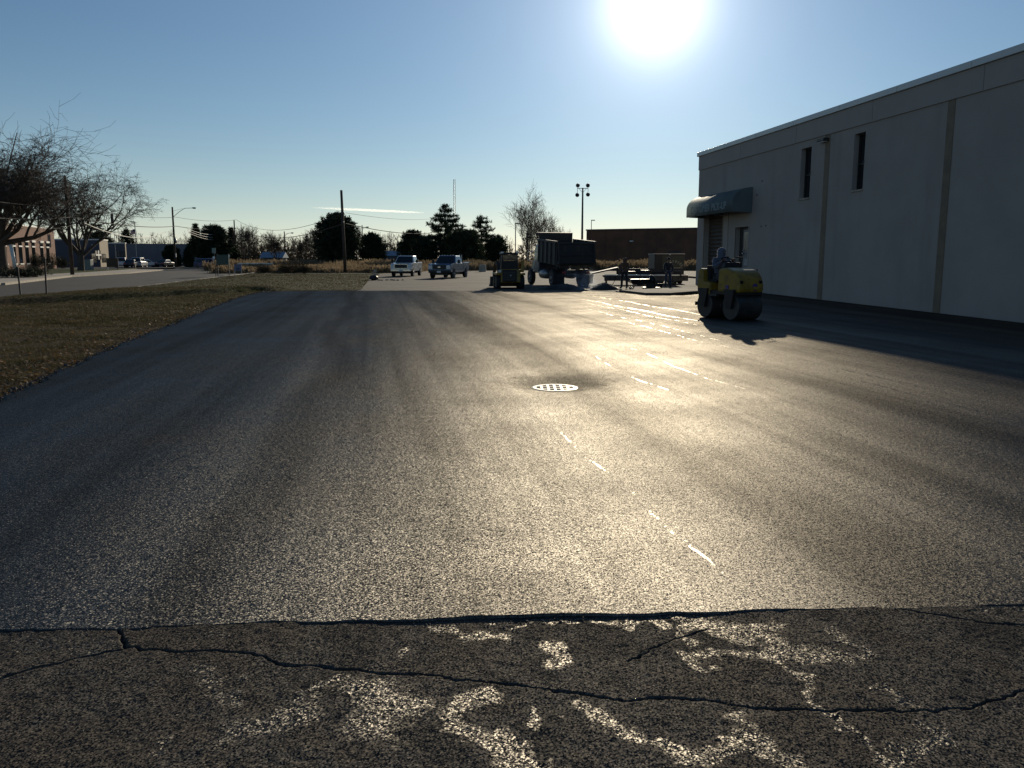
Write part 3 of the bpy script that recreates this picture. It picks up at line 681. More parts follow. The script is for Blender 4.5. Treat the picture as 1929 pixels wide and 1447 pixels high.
def bare_tree(name, label, loc, H, trunk_h, trunk_r, spread, seed, levels=5, kids=(4, 4, 4, 3, 3), limbs=7, mat='bark', flat=.0, twig=.014, group=None, sprouts=0, bias=(0, 0), fork=None, curl=.22, upk=.16):
    r_ = random.Random(seed); root = empty(name, loc, 0, label, 'tree', group)
    big, fine = Fast(), Fast()
    def grow(p, d, L, r, lv):
        n = 4 if lv < 3 else 3; pts = [p]; rad = [r]; dd = d.copy()
        for i in range(n):
            dd = (dd + rv(r_)*curl*(.6 if lv == 0 else 1) + Vector((0, 0, upk if lv < 3 else upk*.6 - flat))).normalized()
            p = p + dd*(L/n); pts.append(p); rad.append(max(twig*.55, r*(1 - .62*(i + 1)/n)))
        (big if lv < 3 else fine).seg(pts, rad, 6 if lv < 1 else 5 if lv < 2 else 4 if lv < 3 else 3)
        if lv >= levels: return
        kn = kids[min(lv, len(kids) - 1)]
        for k in range(kn):
            q = .28 + .72*(k + r_.random()*.7)/kn; i = min(n - 1, int(q*n)); f = q*n - i
            bp = pts[i].lerp(pts[min(i + 1, n)], min(1, f)); ax = (pts[min(i + 1, n)] - pts[i]).normalized()
            side = rv(r_); side = (side - ax*side.dot(ax)).normalized()
            if lv < 2: side.z = abs(side.z)*.6; side.normalize()
            an = R(r_.uniform(24, 52)); nd = (ax*math.cos(an) + side*math.sin(an)).normalized()
            if flat and lv > 1: nd.z *= (1 - flat*3); nd.normalize()
            grow(bp, nd, L*r_.uniform(.5, .74)*(1 if q < .9 else .9), max(twig, rad[i]*r_.uniform(.5, .68)), lv + 1)
    tp = [Vector((0, 0, -.3)), Vector((0, 0, trunk_h*.1)), Vector((.05*trunk_h*r_.uniform(-1, 1), 0, trunk_h*.55)), Vector((.06*trunk_h*r_.uniform(-1, 1), 0, trunk_h))]
    big.seg(tp, [trunk_r*1.5, trunk_r*1.1, trunk_r*.92, trunk_r*.85], 10)
    top = tp[-1]
    for k in range(limbs):
        az = 6.2832*(k + r_.random()*.6)/limbs; tl = R(r_.uniform(12, spread)); d = Vector((math.cos(az)*math.sin(tl) + bias[0], math.sin(az)*math.sin(tl) + bias[1], math.cos(tl))).normalized()
        L = (H - trunk_h)*r_.uniform(.52, .66)/max(.55, d.z)**.35
        grow(top - Vector((0, 0, r_.random()*trunk_h*.22)), d, L, trunk_r*r_.uniform(.38, .55), 0)
    for k in range(sprouts):
        az = 6.2832*r_.random(); tl = R(r_.uniform(10, 60)); d = Vector((math.cos(az)*math.sin(tl) + bias[0]*2, math.sin(az)*math.sin(tl)*.5, math.cos(tl))).normalized()
        grow(top + d*(H - trunk_h)*.25, d, (H - trunk_h)*r_.uniform(.75, 1.0), trunk_r*.16, 2) if levels < 9 else None
    big.build('trunk', M[mat], root); fine.build('crown', M[mat], root)
    return root

def tufts(centres, size, per, dens=1.0, up=.35, rg=rng):
    """needle tufts: thin blades fanned from each centre"""
    n = len(centres); C0 = np.repeat(np.asarray(centres, np.float32), per, 0); m = len(C0)
    d = rg.normal(size=(m, 3)); d[:, 2] += up; d /= np.linalg.norm(d, axis=1)[:, None]
    L = size*(.6 + .7*rg.random(m)); s_ = np.cross(d, rg.normal(size=(m, 3))); s_ /= np.linalg.norm(s_, axis=1)[:, None] + 1e-9
    w = (size*.17*(.6 + .8*rg.random(m)))[:, None]
    a = C0 - s_*w*.5; b = C0 + s_*w*.5; c_ = C0 + d*L[:, None] + s_*w*.4; e = C0 + d*L[:, None] - s_*w*.4
    return np.stack([a, b, c_, e], 1).reshape(-1, 3)
M['pine'] = leafy('pine needles', (.022, .035, .016), (.05, .065, .026), .15, .7, .6)
M['pine2'] = leafy('dark evergreen needles', (.016, .03, .016), (.035, .05, .022), .12, .7, .6)
def conifer(name, label, loc, H, wid, seed, shape='layer', crown0=.2, mat='pine', tuft=.42, dens=1.0, group='evergreen trees beyond the lot', gap=1.0):
    r_ = random.Random(seed); rg = np.random.default_rng(seed); root = empty(name, loc, 0, label, 'tree', group)
    tr = Fast(); tr.seg([Vector((0, 0, -.3)), Vector((.05, 0, H*.5)), Vector((0, .05, H*.97))], [H*.022, H*.016, H*.004], 7)
    C = []; z = H*crown0
    while z < H*.985:
        q = (z - H*crown0)/(H*(1 - crown0))
        if shape == 'layer': rad = wid/2*(min(1, .62 + q*1.6) if q < .35 else (1 - (q - .35)/.68)**.62)
        elif shape == 'round': rad = wid/2*math.sqrt(max(.02, 1 - (q*1.55 - .55)**2)) if q > .0 else wid/2
        else: rad = wid/2*(1 - q)**.85 + .15
        nb = max(3, int((5 + rad*2.2)*dens))
        for k in range(nb):
            az = 6.2832*(k + r_.random())/nb; L = rad*r_.uniform(.6, 1.08); rise = r_.uniform(.05, .35)*(1 if shape != 'cone' else .1)
            pts = [Vector((0, 0, z))]
            for i in range(1, 5):
                f = i/4; pts.append(Vector((math.cos(az)*L*f, math.sin(az)*L*f, z + L*rise*f*f + r_.uniform(-.05, .05)*L - (.1*L*f if shape == 'layer' else 0))))
            tr.seg(pts, [.05*H/10, .04*H/10, .03*H/10, .02*H/10, .01], 3)
            nt = max(3, int(L/(tuft*.42)*dens))
            for i in range(nt):
                f = (.22 if shape == 'layer' else .1) + .8*(i + r_.random())/nt; j = min(3, int(f*4)); p = pts[j].lerp(pts[j + 1], min(1, f*4 - j))
                for _ in range(2 if f > .5 else 1): C.append((p.x + r_.gauss(0, .16)*tuft*2, p.y + r_.gauss(0, .16)*tuft*2, p.z + r_.gauss(.05, .12)*tuft*2))
        z += (H*.052*gap if shape == 'layer' else H*.045)*(.8 + .4*r_.random())
    C.append((0, 0, H*.97)); C.append((0, 0, H*.94))
    tr.build('trunk', M['bark'], root)
    A = tufts(np.array(C), tuft, 11, rg=rg); np_mesh('crown', A, np.arange(len(A)).reshape(-1, 4), M[mat], root)
    return root
def bush(name, label, loc, wid, h, seed, mat, leaf=.12, n=900, group=None, cat='shrub', depth=None):
    rg = np.random.default_rng(seed); root = empty(name, loc, 0, label, cat, group)
    d = rg.normal(size=(n, 3)); d /= np.linalg.norm(d, axis=1)[:, None]; rr = rg.random(n)**.45
    lump = 1 + .22*np.sin(d[:, 0]*5 + seed)*np.sin(d[:, 1]*4) + .16*np.sin(d[:, 2]*7 + d[:, 0]*6)
    p = d*(rr*lump)[:, None]*np.array([wid/2, (depth or wid)/2, h*.5]); p[:, 2] += h*.52; p[:, 2] = np.maximum(p[:, 2], .04)
    A = tufts(p, leaf, 3, rg=rg); np_mesh('foliage', A, np.arange(len(A)).reshape(-1, 4), mat, root)
    st = Fast(); r_ = random.Random(seed)
    for k in range(7):
        az = r_.random()*6.28; st.seg([Vector((0, 0, -.05)), Vector((math.cos(az)*wid*.12, math.sin(az)*wid*.12, h*.3)), Vector((math.cos(az)*wid*.28, math.sin(az)*wid*.28, h*.7))], [.03, .02, .01], 4)
    st.build('stems', M['bark'], root)
    return root
def gpos(u, Y, z=-.1): p = at(u, 500, Y); return (p.x, Y, z)
def zat(v, Y): return CAM_H + at(964, v, Y).z - CAM_H

p = at(2, 500, 76)
bare_tree('bare_tree', 'large spreading bare tree at the left edge with dense dark twigs', (p.x, 76, -.02), 11.6, 3.6, .58, 78, 11, 5, (5, 5, 4, 4, 3), 10, flat=.08, sprouts=5, bias=(.26, 0), twig=.017, upk=.1)
p = at(152, 500, 112)
bare_tree('bare_tree', 'multi-stemmed flat-topped bare tree behind the street-side utility pole', (p.x, 112, -.02), 13.0, 2.2, .42, 62, 23, 5, (5, 5, 4, 3, 3), 7, flat=.09, bias=(.05, 0), twig=.018, upk=.1)
BG = 'bare trees beyond the parking lot'
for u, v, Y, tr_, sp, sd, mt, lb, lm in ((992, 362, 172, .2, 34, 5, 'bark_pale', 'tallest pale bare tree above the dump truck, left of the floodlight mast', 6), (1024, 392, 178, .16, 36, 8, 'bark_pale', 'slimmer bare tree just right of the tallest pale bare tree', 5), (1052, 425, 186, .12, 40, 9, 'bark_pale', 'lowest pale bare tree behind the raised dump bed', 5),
                                     (466, 416, 150, .13, 40, 12, 'bark', 'brown bare tree beside the pole with three drooping lines', 6), (520, 440, 160, .14, 48, 13, 'bark', 'low wide bare tree near the blue-roofed shed', 6), (566, 448, 165, .12, 45, 14, 'bark', 'small bare tree left of the round dark pine', 5), (592, 430, 158, .1, 38, 15, 'bark', 'thin bare tree partly behind the round dark pine', 5), (672, 424, 165, .12, 42, 16, 'bark', 'bare tree right behind the tall utility pole', 6), (1000, 420, 150, .09, 48, 19, 'bark', 'short bare tree in front of the tallest pale bare tree', 5)):
    p = at(u, 500, Y); H = zat(v, Y) + .1
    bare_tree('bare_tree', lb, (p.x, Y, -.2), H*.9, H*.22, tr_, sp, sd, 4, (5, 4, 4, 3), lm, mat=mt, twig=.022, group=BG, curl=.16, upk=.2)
for u, v, w, Y, sd, shp, mt, c0, lb, dn in ((636, 405, 92, 140, 31, 'round', 'pine2', .04, 'round dark pine left of the tall utility pole', 1.5), (702, 440, 56, 150, 32, 'round', 'pine2', .05, 'low pine right of the tall utility pole', 1.1), (776, 436, 66, 172, 33, 'round', 'pine', .05, 'rounded pine at the left foot of the tallest pine', 1.1), (840, 388, 86, 160, 34, 'layer', 'pine', .22, 'tallest layered pine in front of the radio mast', 1.15), (906, 404, 66, 165, 35, 'layer', 'pine', .2, 'second tallest layered pine right of the radio mast', 1.0), (872, 436, 90, 150, 36, 'round', 'pine', .02, 'broad dark evergreen under the two layered pines', 1.1), (800, 448, 60, 152, 37, 'round', 'pine2', .02, 'small evergreen behind the grey-blue pickup cab', 1.1), (936, 447, 52, 168, 38, 'round', 'pine', .03, 'small evergreen left of the loader', 1.0),
                                        (372, 423, 62, 188, 41, 'cone', 'pine2', .02, 'spiky evergreen right of the street light pole', 1.2), (406, 426, 74, 182, 42, 'round', 'pine2', .02, 'broad evergreen behind the three drooping lines', 1.2), (438, 430, 44, 190, 43, 'cone', 'pine2', .02, 'narrow evergreen beside the pole with drooping lines', 1.1), (186, 420, 74, 205, 44, 'layer', 'pine2', .15, 'windswept pine above the flat navy building', 1.0), (243, 433, 34, 232, 45, 'round', 'pine2', .05, 'small dark evergreen left of the striped flag', 1.0)):
    p = at(u, 500, Y); H = zat(v, Y) + .2; wd = w*Y/F
    conifer('evergreen_tree', lb, (p.x, Y, -.2), H, wd, sd, shp, c0, mt, tuft=.5 if shp == 'layer' else .55, dens=dn*(.62 if shp == 'layer' else .6), gap=1.45)

# a far wood that reads as one mass, and the dry reeds
def far_wood(name, label, spec, mat, mat2):
    r_ = random.Random(3); fs = Fast(); C = []
    for u0, u1, n, Y0, Y1, v0, v1 in spec:
        for k in range(n):
            u = u0 + (u1 - u0)*(k + r_.random())/n; Y = r_.uniform(Y0, Y1); H = zat(r_.uniform(v0, v1), Y); p = Vector((at(u, 500, Y).x, Y, -.2))
            top = p + Vector((r_.uniform(-.4, .4), 0, H)); fs.seg([p, p.lerp(top, .5), top], [.16, .1, .02], 4)
            for j in range(16):
                f = .2 + .75*r_.random(); b = p.lerp(top, f); az = r_.random()*6.28; L = H*.33*(1.1 - f*.7)
                e = b + Vector((math.cos(az)*L*.6, math.sin(az)*L*.4, L*r_.uniform(.45, 1.0))); fs.seg([b, b.lerp(e, .5) + Vector((0, 0, -.1*L)), e], [.05, .035, .015], 3)
                for _ in range(3):
                    q = b.lerp(e, r_.uniform(.3, 1)); e2 = q + Vector((r_.gauss(0, .5), r_.gauss(0, .4), r_.uniform(.3, 1.2)))*L*.35; fs.seg([q, e2], [.028, .014], 3)
            for j in range(22): C.append((p.x + r_.gauss(0, 1.8), Y + r_.gauss(0, 1.6), min(.6, abs(r_.gauss(0, .34)))*H))
    root = empty(name, (0, 0, 0)); root['kind'] = 'stuff'; root['label'] = label
    fs.build('trunks', mat, root)['kind'] = 'stuff'; A = tufts(np.array(C), .6, 16, rg=rng)
    o = np_mesh('undergrowth', A, np.arange(len(A)).reshape(-1, 4), mat2, root); o['kind'] = 'stuff'
M['brush'] = leafy('brown brush', (.035, .03, .018), (.075, .055, .03), .2, .8, .4)
far_wood('far_wood', 'far bare winter wood along the skyline', [(-60, 480, 150, 235, 300, 434, 452), (450, 620, 50, 190, 250, 440, 456), (700, 800, 22, 230, 280, 436, 446), (600, 960, 40, 230, 290, 442, 462), (940, 1110, 22, 240, 300, 446, 462), (1280, 1420, 8, 230, 280, 440, 460)], M['bark'], M['brush'])
M['reed'] = leafy('dry reeds', (.13, .095, .058), (.26, .2, .125), .45, .7, .5)
def reeds(name, label, x0, x1, y0, y1, n, hmin, hmax):
    x = x0 + (x1 - x0)*rng.random(n); y = y0 + (y1 - y0)*rng.random(n)
    cl = .5 + .5*np.sin(x*.9 + np.sin(y*.5)*2)*np.sin(y*.6 + x*.31); h = (hmin + (hmax - hmin)*rng.random(n))*(.55 + .6*cl)
    ln = rng.normal(size=(n, 2))*.22*h[:, None]; w = .03 + .03*rng.random(n); an = rng.normal(size=n)*.6
    dx, dy = np.cos(an)*w, np.sin(an)*w; z = np.full(n, -.24)
    A = np.stack([np.stack([x - dx, y - dy, z], 1), np.stack([x + dx, y + dy, z], 1), np.stack([x + ln[:, 0] + dx*.8, y + ln[:, 1], z + h], 1), np.stack([x + ln[:, 0] - dx*.8, y + ln[:, 1], z + h*.97], 1)], 1).reshape(-1, 3)
    np_mesh(name, A, np.arange(len(A)).reshape(-1, 4), M['reed'], kind='stuff')['label'] = label
reeds('dry_reeds', 'tan dry reeds growing behind the verge and the pickups', -36, -11.5, 99, 118, 15000, .5, 1.1)
reeds('dry_reeds', 'tall dry reeds along the far side of the lot', -45, 12, 121, 142, 26000, .9, 1.7)
reeds('dry_reeds', 'reddish dry reeds below the long brick warehouse', 8, 48, 116, 130, 20000, 1.0, 1.7)
for u, Y, w, h, sd in ((538, 96, 2.0, 1.2, 1), (556, 99, 2.6, 1.3, 2), (572, 94, 1.6, .8, 3), (497, 97, 2.0, .9, 4)):
    bush('brown_shrub', {1: 'brown shrub in the reeds below the far lamp pole', 2: 'largest brown shrub in the reeds', 3: 'lowest brown shrub nearest the round pine', 4: 'brown shrub in front of the white low wall'}[sd], gpos(u, Y), w, h, sd, M['brush'], .16, 700, 'shrubs in the reeds')
# ------------------------------------------------------------------ the street on the left
RD = R(12.0); rdv = Vector((-math.sin(RD), math.cos(RD))); rdn = Vector((math.cos(RD), math.sin(RD)))
t = NT('red brick'); bt = t.n.new('ShaderNodeTexBrick'); mp = t.coords((1, 1, 1)); sx = t.n.new('ShaderNodeSeparateXYZ'); t.l.new(mp, sx.inputs[0])
t.l.new(comb(t, t.math('ADD', sx.outputs[0], sx.outputs[1]), sx.outputs[2]), bt.inputs['Vector'])
for k_, v_ in (('Scale', 1.0), ('Mortar Size', .012), ('Brick Width', .24), ('Row Height', .08)): bt.inputs[k_].default_value = v_
bt.inputs['Color1'].default_value = (.24, .095, .055, 1); bt.inputs['Color2'].default_value = (.32, .15, .09, 1); bt.inputs['Mortar'].default_value = (.35, .31, .27, 1)
M['brick'] = t.set(col=bt.outputs['Color'], rough=.9, spec=.2)
M['beige'] = plain('beige stucco', (.42, .36, .26), .9); M['navy'] = plain('dark blue siding', (.05, .065, .09), .6)
M['bluegrey'] = plain('blue grey metal siding', (.1, .12, .16), .6); M['trim'] = plain('white trim', (.75, .73, .68), .5)
def face_y(u, o):                                            # how far along the road face the pixel column u meets it
    k = (u - 964.5)/F/CP*1.004; ox, oy = o
    return (k*oy - ox)/(rdv.x - k*rdv.y)
def street_block(name, label, u, Y, H, L, D, wm, em, trim=True):
    p = at(u, 500, Y); L = face_y(L, (p.x, Y)); o = empty(name, (p.x, Y, -.1), RD, label, 'building')
    b = MB(); b.span((-D, 0, -.3), (0, L, H)); w = b.build('wall', wm, o)
    MB().span((-D - .02, -.05, -.28), (-.02, -.001, H - .02)).build('end_wall', em, o)
    MB().span((-D - .1, -.12, H - .004), (.08, L + .1, H + .22)).build('parapet', M['trim'] if trim else wm, o)
    return o, (p.x, Y)
def street_window(par, y0, y1, z0, z1, header=True, cross=False):
    w = MB().span((-.1, y0, z0), (.025, y1, z1)).build('window', M['glass'], par)
    if header:
        MB().span((.02, y0 - .05, z1), (.16, y1 + .05, z1 + .28)).build('lintel', M['trim'], w); MB().span((.02, y0, z1 - .75), (.1, y1, z1 - .55)).build('transom', M['trim'], w)
        MB().span((.02, y0 - .05, z0 - .16), (.14, y1 + .05, z0)).build('sill', M['trim'], w)
    if cross:
        MB().span((.03, y0, (z0 + z1)/2 - .12), (.09, y1, (z0 + z1)/2 + .12)).build('muntin', M['trim'], w); MB().span((.031, (y0 + y1)/2 - .25, z0), (.095, (y0 + y1)/2 + .25, z1)).build('muntin', M['trim'], w)
bk, o_ = street_block('brick_building', 'sunlit red brick building behind the bare trees at the left', 14, 116, 6.35, 128, 16, M['brick'], M['brick'])
for u in (35, 52, 64, 76, 88, 103, 114): y_ = face_y(u, o_); street_window(bk, y_ - .7, y_ + .7, 1.0, 4.1)
nb_, o_ = street_block('office_building', 'low building with a dark navy end wall and beige street front', 190, 160, 5.15, 225, 16, M['beige'], M['navy'])
y_ = face_y(206, o_); street_window(nb_, y_ - 1.9, y_ + 1.9, 1.5, 3.2, False, True)
for u in (196, 199.5, 214, 218): y_ = face_y(u, o_); street_window(nb_, y_ - .8, y_ + .8, .9, 2.6, False)
y_ = face_y(197, o_); MB().span((.02, y_ - .8, 4.0), (.3, y_ + .8, 4.25)).build('wall_lamp', M['trim'], nb_)
nc_, o_ = street_block('office_building', 'smaller beige fronted building between the navy one and the blue grey one', 238, 188, 5.0, 258, 10, M['beige'], M['navy'])
for u in (241, 244.5, 249, 253.5): y_ = face_y(u, o_); street_window(nc_, y_ - 1.0, y_ + 1.0, .9, 3.4, False)
bg_, o_ = street_block('metal_shed', 'wide blue grey metal building behind the parked cars', 356, 205, 5.0, 372, 34, M['bluegrey'], M['bluegrey'], False)
for k in range(9): MB().span((-3.5 - k*3.6, -.12, .0), (-3.38 - k*3.6, -.052, 4.9)).build('siding_rib', M['bluegrey'], bg_)
MB().span((-20, -.1, .1), (-16.5, -.052, 3.0)).build('loading_door', plain('pale door', (.2, .23, .28), .6), bg_)
for u, v, Y, wd, lb in ((512, 475, 172, 4.2, 'small shed with a pale blue roof among the bare trees'), (735, 473, 205, 4.6, 'far shed with a blue roof left of the white pickup'),):
    p = at(u, 500, Y); H = zat(v, Y); s = empty('shed', (p.x, Y, -.2), 0, lb, 'shed', 'far sheds')
    MB().span((-wd/2, 0, -.1), (wd/2, 4, H - .9)).build('wall', M['navy'], s)
    MB().prism([(-.4, H - .95), (2, H + .25), (4.4, H - .95)], -wd/2 - .3, wd/2 + .3).build('roof', plain('pale blue roof', (.2, .27, .34), .5), s)

# long brick warehouse in the background on the right
p = at(1104, 500, 200); q = at(1420, 500, 182); ang = math.atan2(q.y - p.y, q.x - p.x); Lw = (q - p).length
wh = empty('brick_warehouse', (p.x, 200, -.2), ang, 'long flat brown brick warehouse in shade right of the floodlight mast', 'building')
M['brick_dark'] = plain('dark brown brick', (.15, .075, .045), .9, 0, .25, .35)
Hw = zat(433, 200)
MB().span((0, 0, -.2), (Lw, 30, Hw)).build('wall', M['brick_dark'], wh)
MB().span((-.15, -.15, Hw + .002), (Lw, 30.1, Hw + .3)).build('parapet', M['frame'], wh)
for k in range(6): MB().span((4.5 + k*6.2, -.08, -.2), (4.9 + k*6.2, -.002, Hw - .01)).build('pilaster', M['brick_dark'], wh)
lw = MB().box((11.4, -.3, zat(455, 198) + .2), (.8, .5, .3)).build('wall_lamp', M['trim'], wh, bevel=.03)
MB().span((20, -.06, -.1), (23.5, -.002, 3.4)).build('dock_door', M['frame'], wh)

# ---- poles, lamps, wires
def pole(u, Y, v_top, label, r=.15, z0=-.2, arm=None, lean=0., cat='utility pole', caps=True):
    p = at(u, 500, Y); H = zat(v_top, Y) + .2
    o = empty('utility_pole', (p.x, Y, z0), 0, label, cat)
    MB().tube([(0, 0, -.2), (lean*.5, 0, H*.5), (lean, 0, H)], [r*1.15, r, r*.82], 10).build('post', M['wood_pole'], o, sm=True)
    if arm:
        az_, zl, side, rise = arm; zz = zl + .2
        MB().tube([(lean, 0, zz - rise), (lean + side*.3, 0, zz - rise*.45), (lean + side*.62, 0, zz - .04), (lean + side, 0, zz)], .045, 6).tube([(lean, 0, zz - rise*.35), (lean + side*.55, 0, zz - .06)], .02, 5).build('lamp_arm', M['galv'], o, sm=True)
        h_ = MB(); h_.ball((lean + side*1.08, 0, zz + .02), (.42, .2, .13), 12, 8); ho = h_.build('lamp_head', M['galv'], o, sm=True)
        MB().ball((lean + side*1.1, 0, zz - .08), (.26, .16, .08), 10, 6).build('lamp_lens', M['lamp_glass'], ho, sm=True)
    return o, Vector((p.x, Y, z0)), H
P1, b1, h1 = pole(135, 84, 335, 'dark wooden utility pole standing against the multi-stemmed bare tree', .17, -.02, (0, zat(414, 84), -2.5, .5))
P2, b2, h2 = pole(331, 156, 391, 'wooden utility pole with a curved street light arm', .18, -.1, (0, zat(393, 156), 3.7, 1.7))
P3, b3, h3 = pole(445, 202, 415, 'far wooden pole where three drooping lines end', .17)
P4, b4, h4 = pole(650, 98, 360, 'tall dark utility pole in the middle distance beside the round pine', .17, -.1, None, -.18)
P5, b5, h5 = pole(538, 210, 436, 'small far street light pole among the bare trees', .15, -.2, (0, zat(439, 210), 1.8, .7))
P6, b6, h6 = pole(684, 205, 424, 'small far lamp pole right of the tall utility pole', .13, -.2, (0, zat(428, 205), 1.2, .6))
for u, v, Y in ((645, 402, 98), (644, 419, 98)): p = at(u, v, Y); MB().box((p.x - b4.x + .12, -.16, p.z + .1), (.3, .25, .22)).build('insulator_bracket', M['dark_steel'], P4, bevel=.02)
MB().cyl((.26, 0, 4.5), (.26, 0, 5.4), .16, 10).build('transformer', M['galv'], P2, sm=True)
MB().box((.16, -.05, 2.3), (.12, .2, .7)).build('meter_box', M['trim'], P2)
wires = empty('overhead_wires', (b2.x, b2.y, 5), 0, 'thin dark overhead lines strung between the street poles', 'wire')
def wire(a, b, sag, r=.03, mat='cable', parent=wires, name='wire'):
    a, b = Vector(a) - parent.location, Vector(b) - parent.location; n = 18
    MB().tube([a.lerp(b, i/n) - Vector((0, 0, sag*4*(i/n)*(1 - i/n))) for i in range(n + 1)], r, 5, False).build(name, M[mat], parent, sm=True)
A_ = [at(-250, 330, 46), at(135, 389, 84), at(331, 409, 156), at(445, 414, 202)]
B_ = [at(-250, 380, 46), at(135, 409, 84), at(331, 426, 156), at(445, 429.5, 202)]
for L, r in ((A_, .03), (B_, .05)):
    for a, b in zip(L[:-1], L[1:]): wire(a, b, .5, r)
wire(A_[3], at(648, 402, 98), 2.2, .03); wire(B_[3], at(648, 421, 98), 2.0, .045)
wire(at(651, 401, 98), at(830, 410, 190), .6, .02); wire(at(651, 421, 98), at(830, 436, 190), .8, .05)
wire(at(100, 430, 70), at(135, 424, 84), .1, .02)
drops = empty('drooping_lines', (b3.x, b3.y, 5), 0, 'three pale sunlit drooping lines in front of the dark evergreens', 'wire')
for va, vb in ((430, 430), (434, 436), (438, 441)): wire(at(352 + (va - 430)*.3, va + .5, 160), at(445, vb, 202), 1.35, .045, 'cable_bare', drops, 'line')
drop2 = empty('drooping_line', (b1.x, b1.y, 4), 0, 'pale drooping line left of the street light pole', 'wire')
wire(at(158, 420, 90), at(312, 437, 154), 1.3, .05, 'cable_bare', drop2, 'line')
# radio mast
p = at(857, 500, 420); mh = zat(337, 420); ms = empty('radio_mast', (p.x, 420, -.2), 0, 'thin lattice radio mast rising behind the tallest pine', 'mast')
for k in range(3): a = k*2.094; MB().tube([(math.cos(a)*.62, math.sin(a)*.62, 0), (math.cos(a)*.55, math.sin(a)*.55, mh)], .09, 5).build('leg', M['galv'], ms)
lt = MB(); n = 38
for i in range(n):
    for k in range(3): a, b = k*2.094, (k + 1)*2.094; lt.tube([(math.cos(a)*.58, math.sin(a)*.58, mh*i/n), (math.cos(b)*.58, math.sin(b)*.58, mh*(i + 1)/n)], .05, 3)
tag(lt.build('lattice', M['galv'], ms), kind='stuff')
# floodlight mast with four lamps
p = at(1096, 500, 190); fh = zat(354, 190) + .2; fl = empty('floodlight_mast', (p.x, 190, -.2), 0, 'tall floodlight mast with four lamps on a crossbar', 'light mast')
MB().tube([(0, 0, 0), (0, 0, fh)], [.3, .17], 10).build('post', M['dark_steel'], fl, sm=True)
MB().tube([(-1.25, 0, fh - .1), (1.15, 0, fh - .1)], .07, 6).tube([(-.9, 0, fh - .1), (0, 0, fh - 1.1), (.85, 0, fh - .1)], .04, 5).build('crossbar', M['dark_steel'], fl)
for x, z, tl in ((-1.1, .55, .3), (1.15, .55, -.3), (-1.2, -1.55, .2), (1.2, -1.45, -.3)):
    MB().tube([(x, 0, fh - .1), (x, 0, fh + z)], .05, 5).build('lamp_bracket', M['dark_steel'], fl)
    l = MB().lathe([(.12, -.35), (.42, .1), (.46, .2), (.4, .22)], (x, -.05, fh + z), 'Y', 14).build('lamp', M['dark_steel'], fl, sm=True)
    MB().lathe([(.36, .225), (.3, .25)], (x, -.05, fh + z), 'Y', 14).build('lens', M['lamp_glass'], l)
def lot_lamp(u, v, Y, label, side=1, z0=-.2):
    p = at(u, 500, Y); H = zat(v, Y) - z0; o = empty('lamp_post', (p.x, Y, z0), 0, label, 'lamp post')
    MB().tube([(0, 0, 0), (0, 0, H)], [.11, .08], 8).build('post', M['dark_steel'], o)
    MB().box((side*.42, 0, H), (1.0, .5, .2)).build('lamp_head', M['dark_steel'], o, bevel=.04)
lot_lamp(971, 421, 165, 'square-headed lamp post left of the tallest pale bare tree'); lot_lamp(1113, 415, 215, 'square-headed lamp post standing behind the brick warehouse'); lot_lamp(259, 418, 215, 'far lamp post behind the striped flag', -1)
# flags
def flag(u, v_top, Y, label, fu, v0, v1, cols_, droop):
    p = at(u, 500, Y); H = zat(v_top, Y) + .2; o = empty('flagpole', (p.x, Y, -.2), 0, label, 'flag')
    MB().tube([(0, 0, 0), (0, 0, H)], [.07, .04], 8).build('pole', M['galv'], o); MB().ball((0, 0, H + .06), .09, 8, 6).build('finial', M['galv'], o)
    w = (fu - u)*Y/F; z0, z1 = zat(v1, Y) + .2, zat(v0, Y) + .2; n = len(cols_)
    for k, c_ in enumerate(cols_):
        a, b = k/n, (k + 1)/n; mb = MB(); m = 8; vs = []
        for i in range(m + 1):
            f = i/m; xx = w*f; dz = -droop*f; yy_ = .12*math.sin(f*7)
            for g in (a, b): vs.append((xx*(1 - droop*.1), yy_, z1 + (z0 - z1)*g*(1 - .15*f) + dz))
        mb.add(vs, [(2*i, 2*i + 2, 2*i + 3, 2*i + 1) for i in range(m)]); so = mb.build('stripe', plain('flag cloth', c_, .8), o)
    return o, w, z0, z1
f_, w, z0, z1 = flag(258.5, 421, 190, 'striped red and white flag on a pole above the smaller beige building', 249.5, 432, 441, [(.45, .04, .05), (.7, .68, .65)]*3 + [(.45, .04, .05)], .25)
MB().span((w*.02, -.06, z1 - (z1 - z0)*.5), (w*.42, -.045, z1)).build('canton', plain('blue flag cloth', (.03, .04, .16), .8), f_)
flag(219.5, 399, 150, 'dark limp flag hanging from a pole above the navy building', 214, 401, 426, [(.02, .02, .03), (.025, .02, .03), (.02, .02, .03)], .35)
# stakes beside the road, signs, cabinets, post
for u0, v0, u1, v1, lb in ((33, 505, 40, 567, 'shorter leaning black stake at the grass edge by the road'), (84, 487, 88, 566, 'taller nearly upright black stake at the grass edge by the road')):
    g = G(u1, v1, -.02); tp = at(u0, v0, g[1] + .05)
    o = empty('steel_stake', (g[0], g[1], -.05), 0, lb, 'stake', 'stakes along the road edge')
    MB().tube([(0, 0, -.15), (tp.x - g[0], tp.y - g[1], tp.z + .05)], .032, 6).build('shaft', M['rubber'], o)
    MB().box((tp.x - g[0], tp.y - g[1], tp.z + .06), (.075, .075, .05)).build('cap', M['black_steel'], o)
p = at(27, 500, 96); o = empty('white_post', (p.x, 96, -.05), 0, 'bright white sunlit post beside the trunk of the left tree', 'post')
MB().tube([(.15, 0, 0), (-.2, 0, zat(462, 96))], .2, 10).build('shaft', M['trim'], o, sm=True); MB().box((-.2, 0, zat(461, 96)), (.5, .5, .12)).build('cap', M['trim'], o)
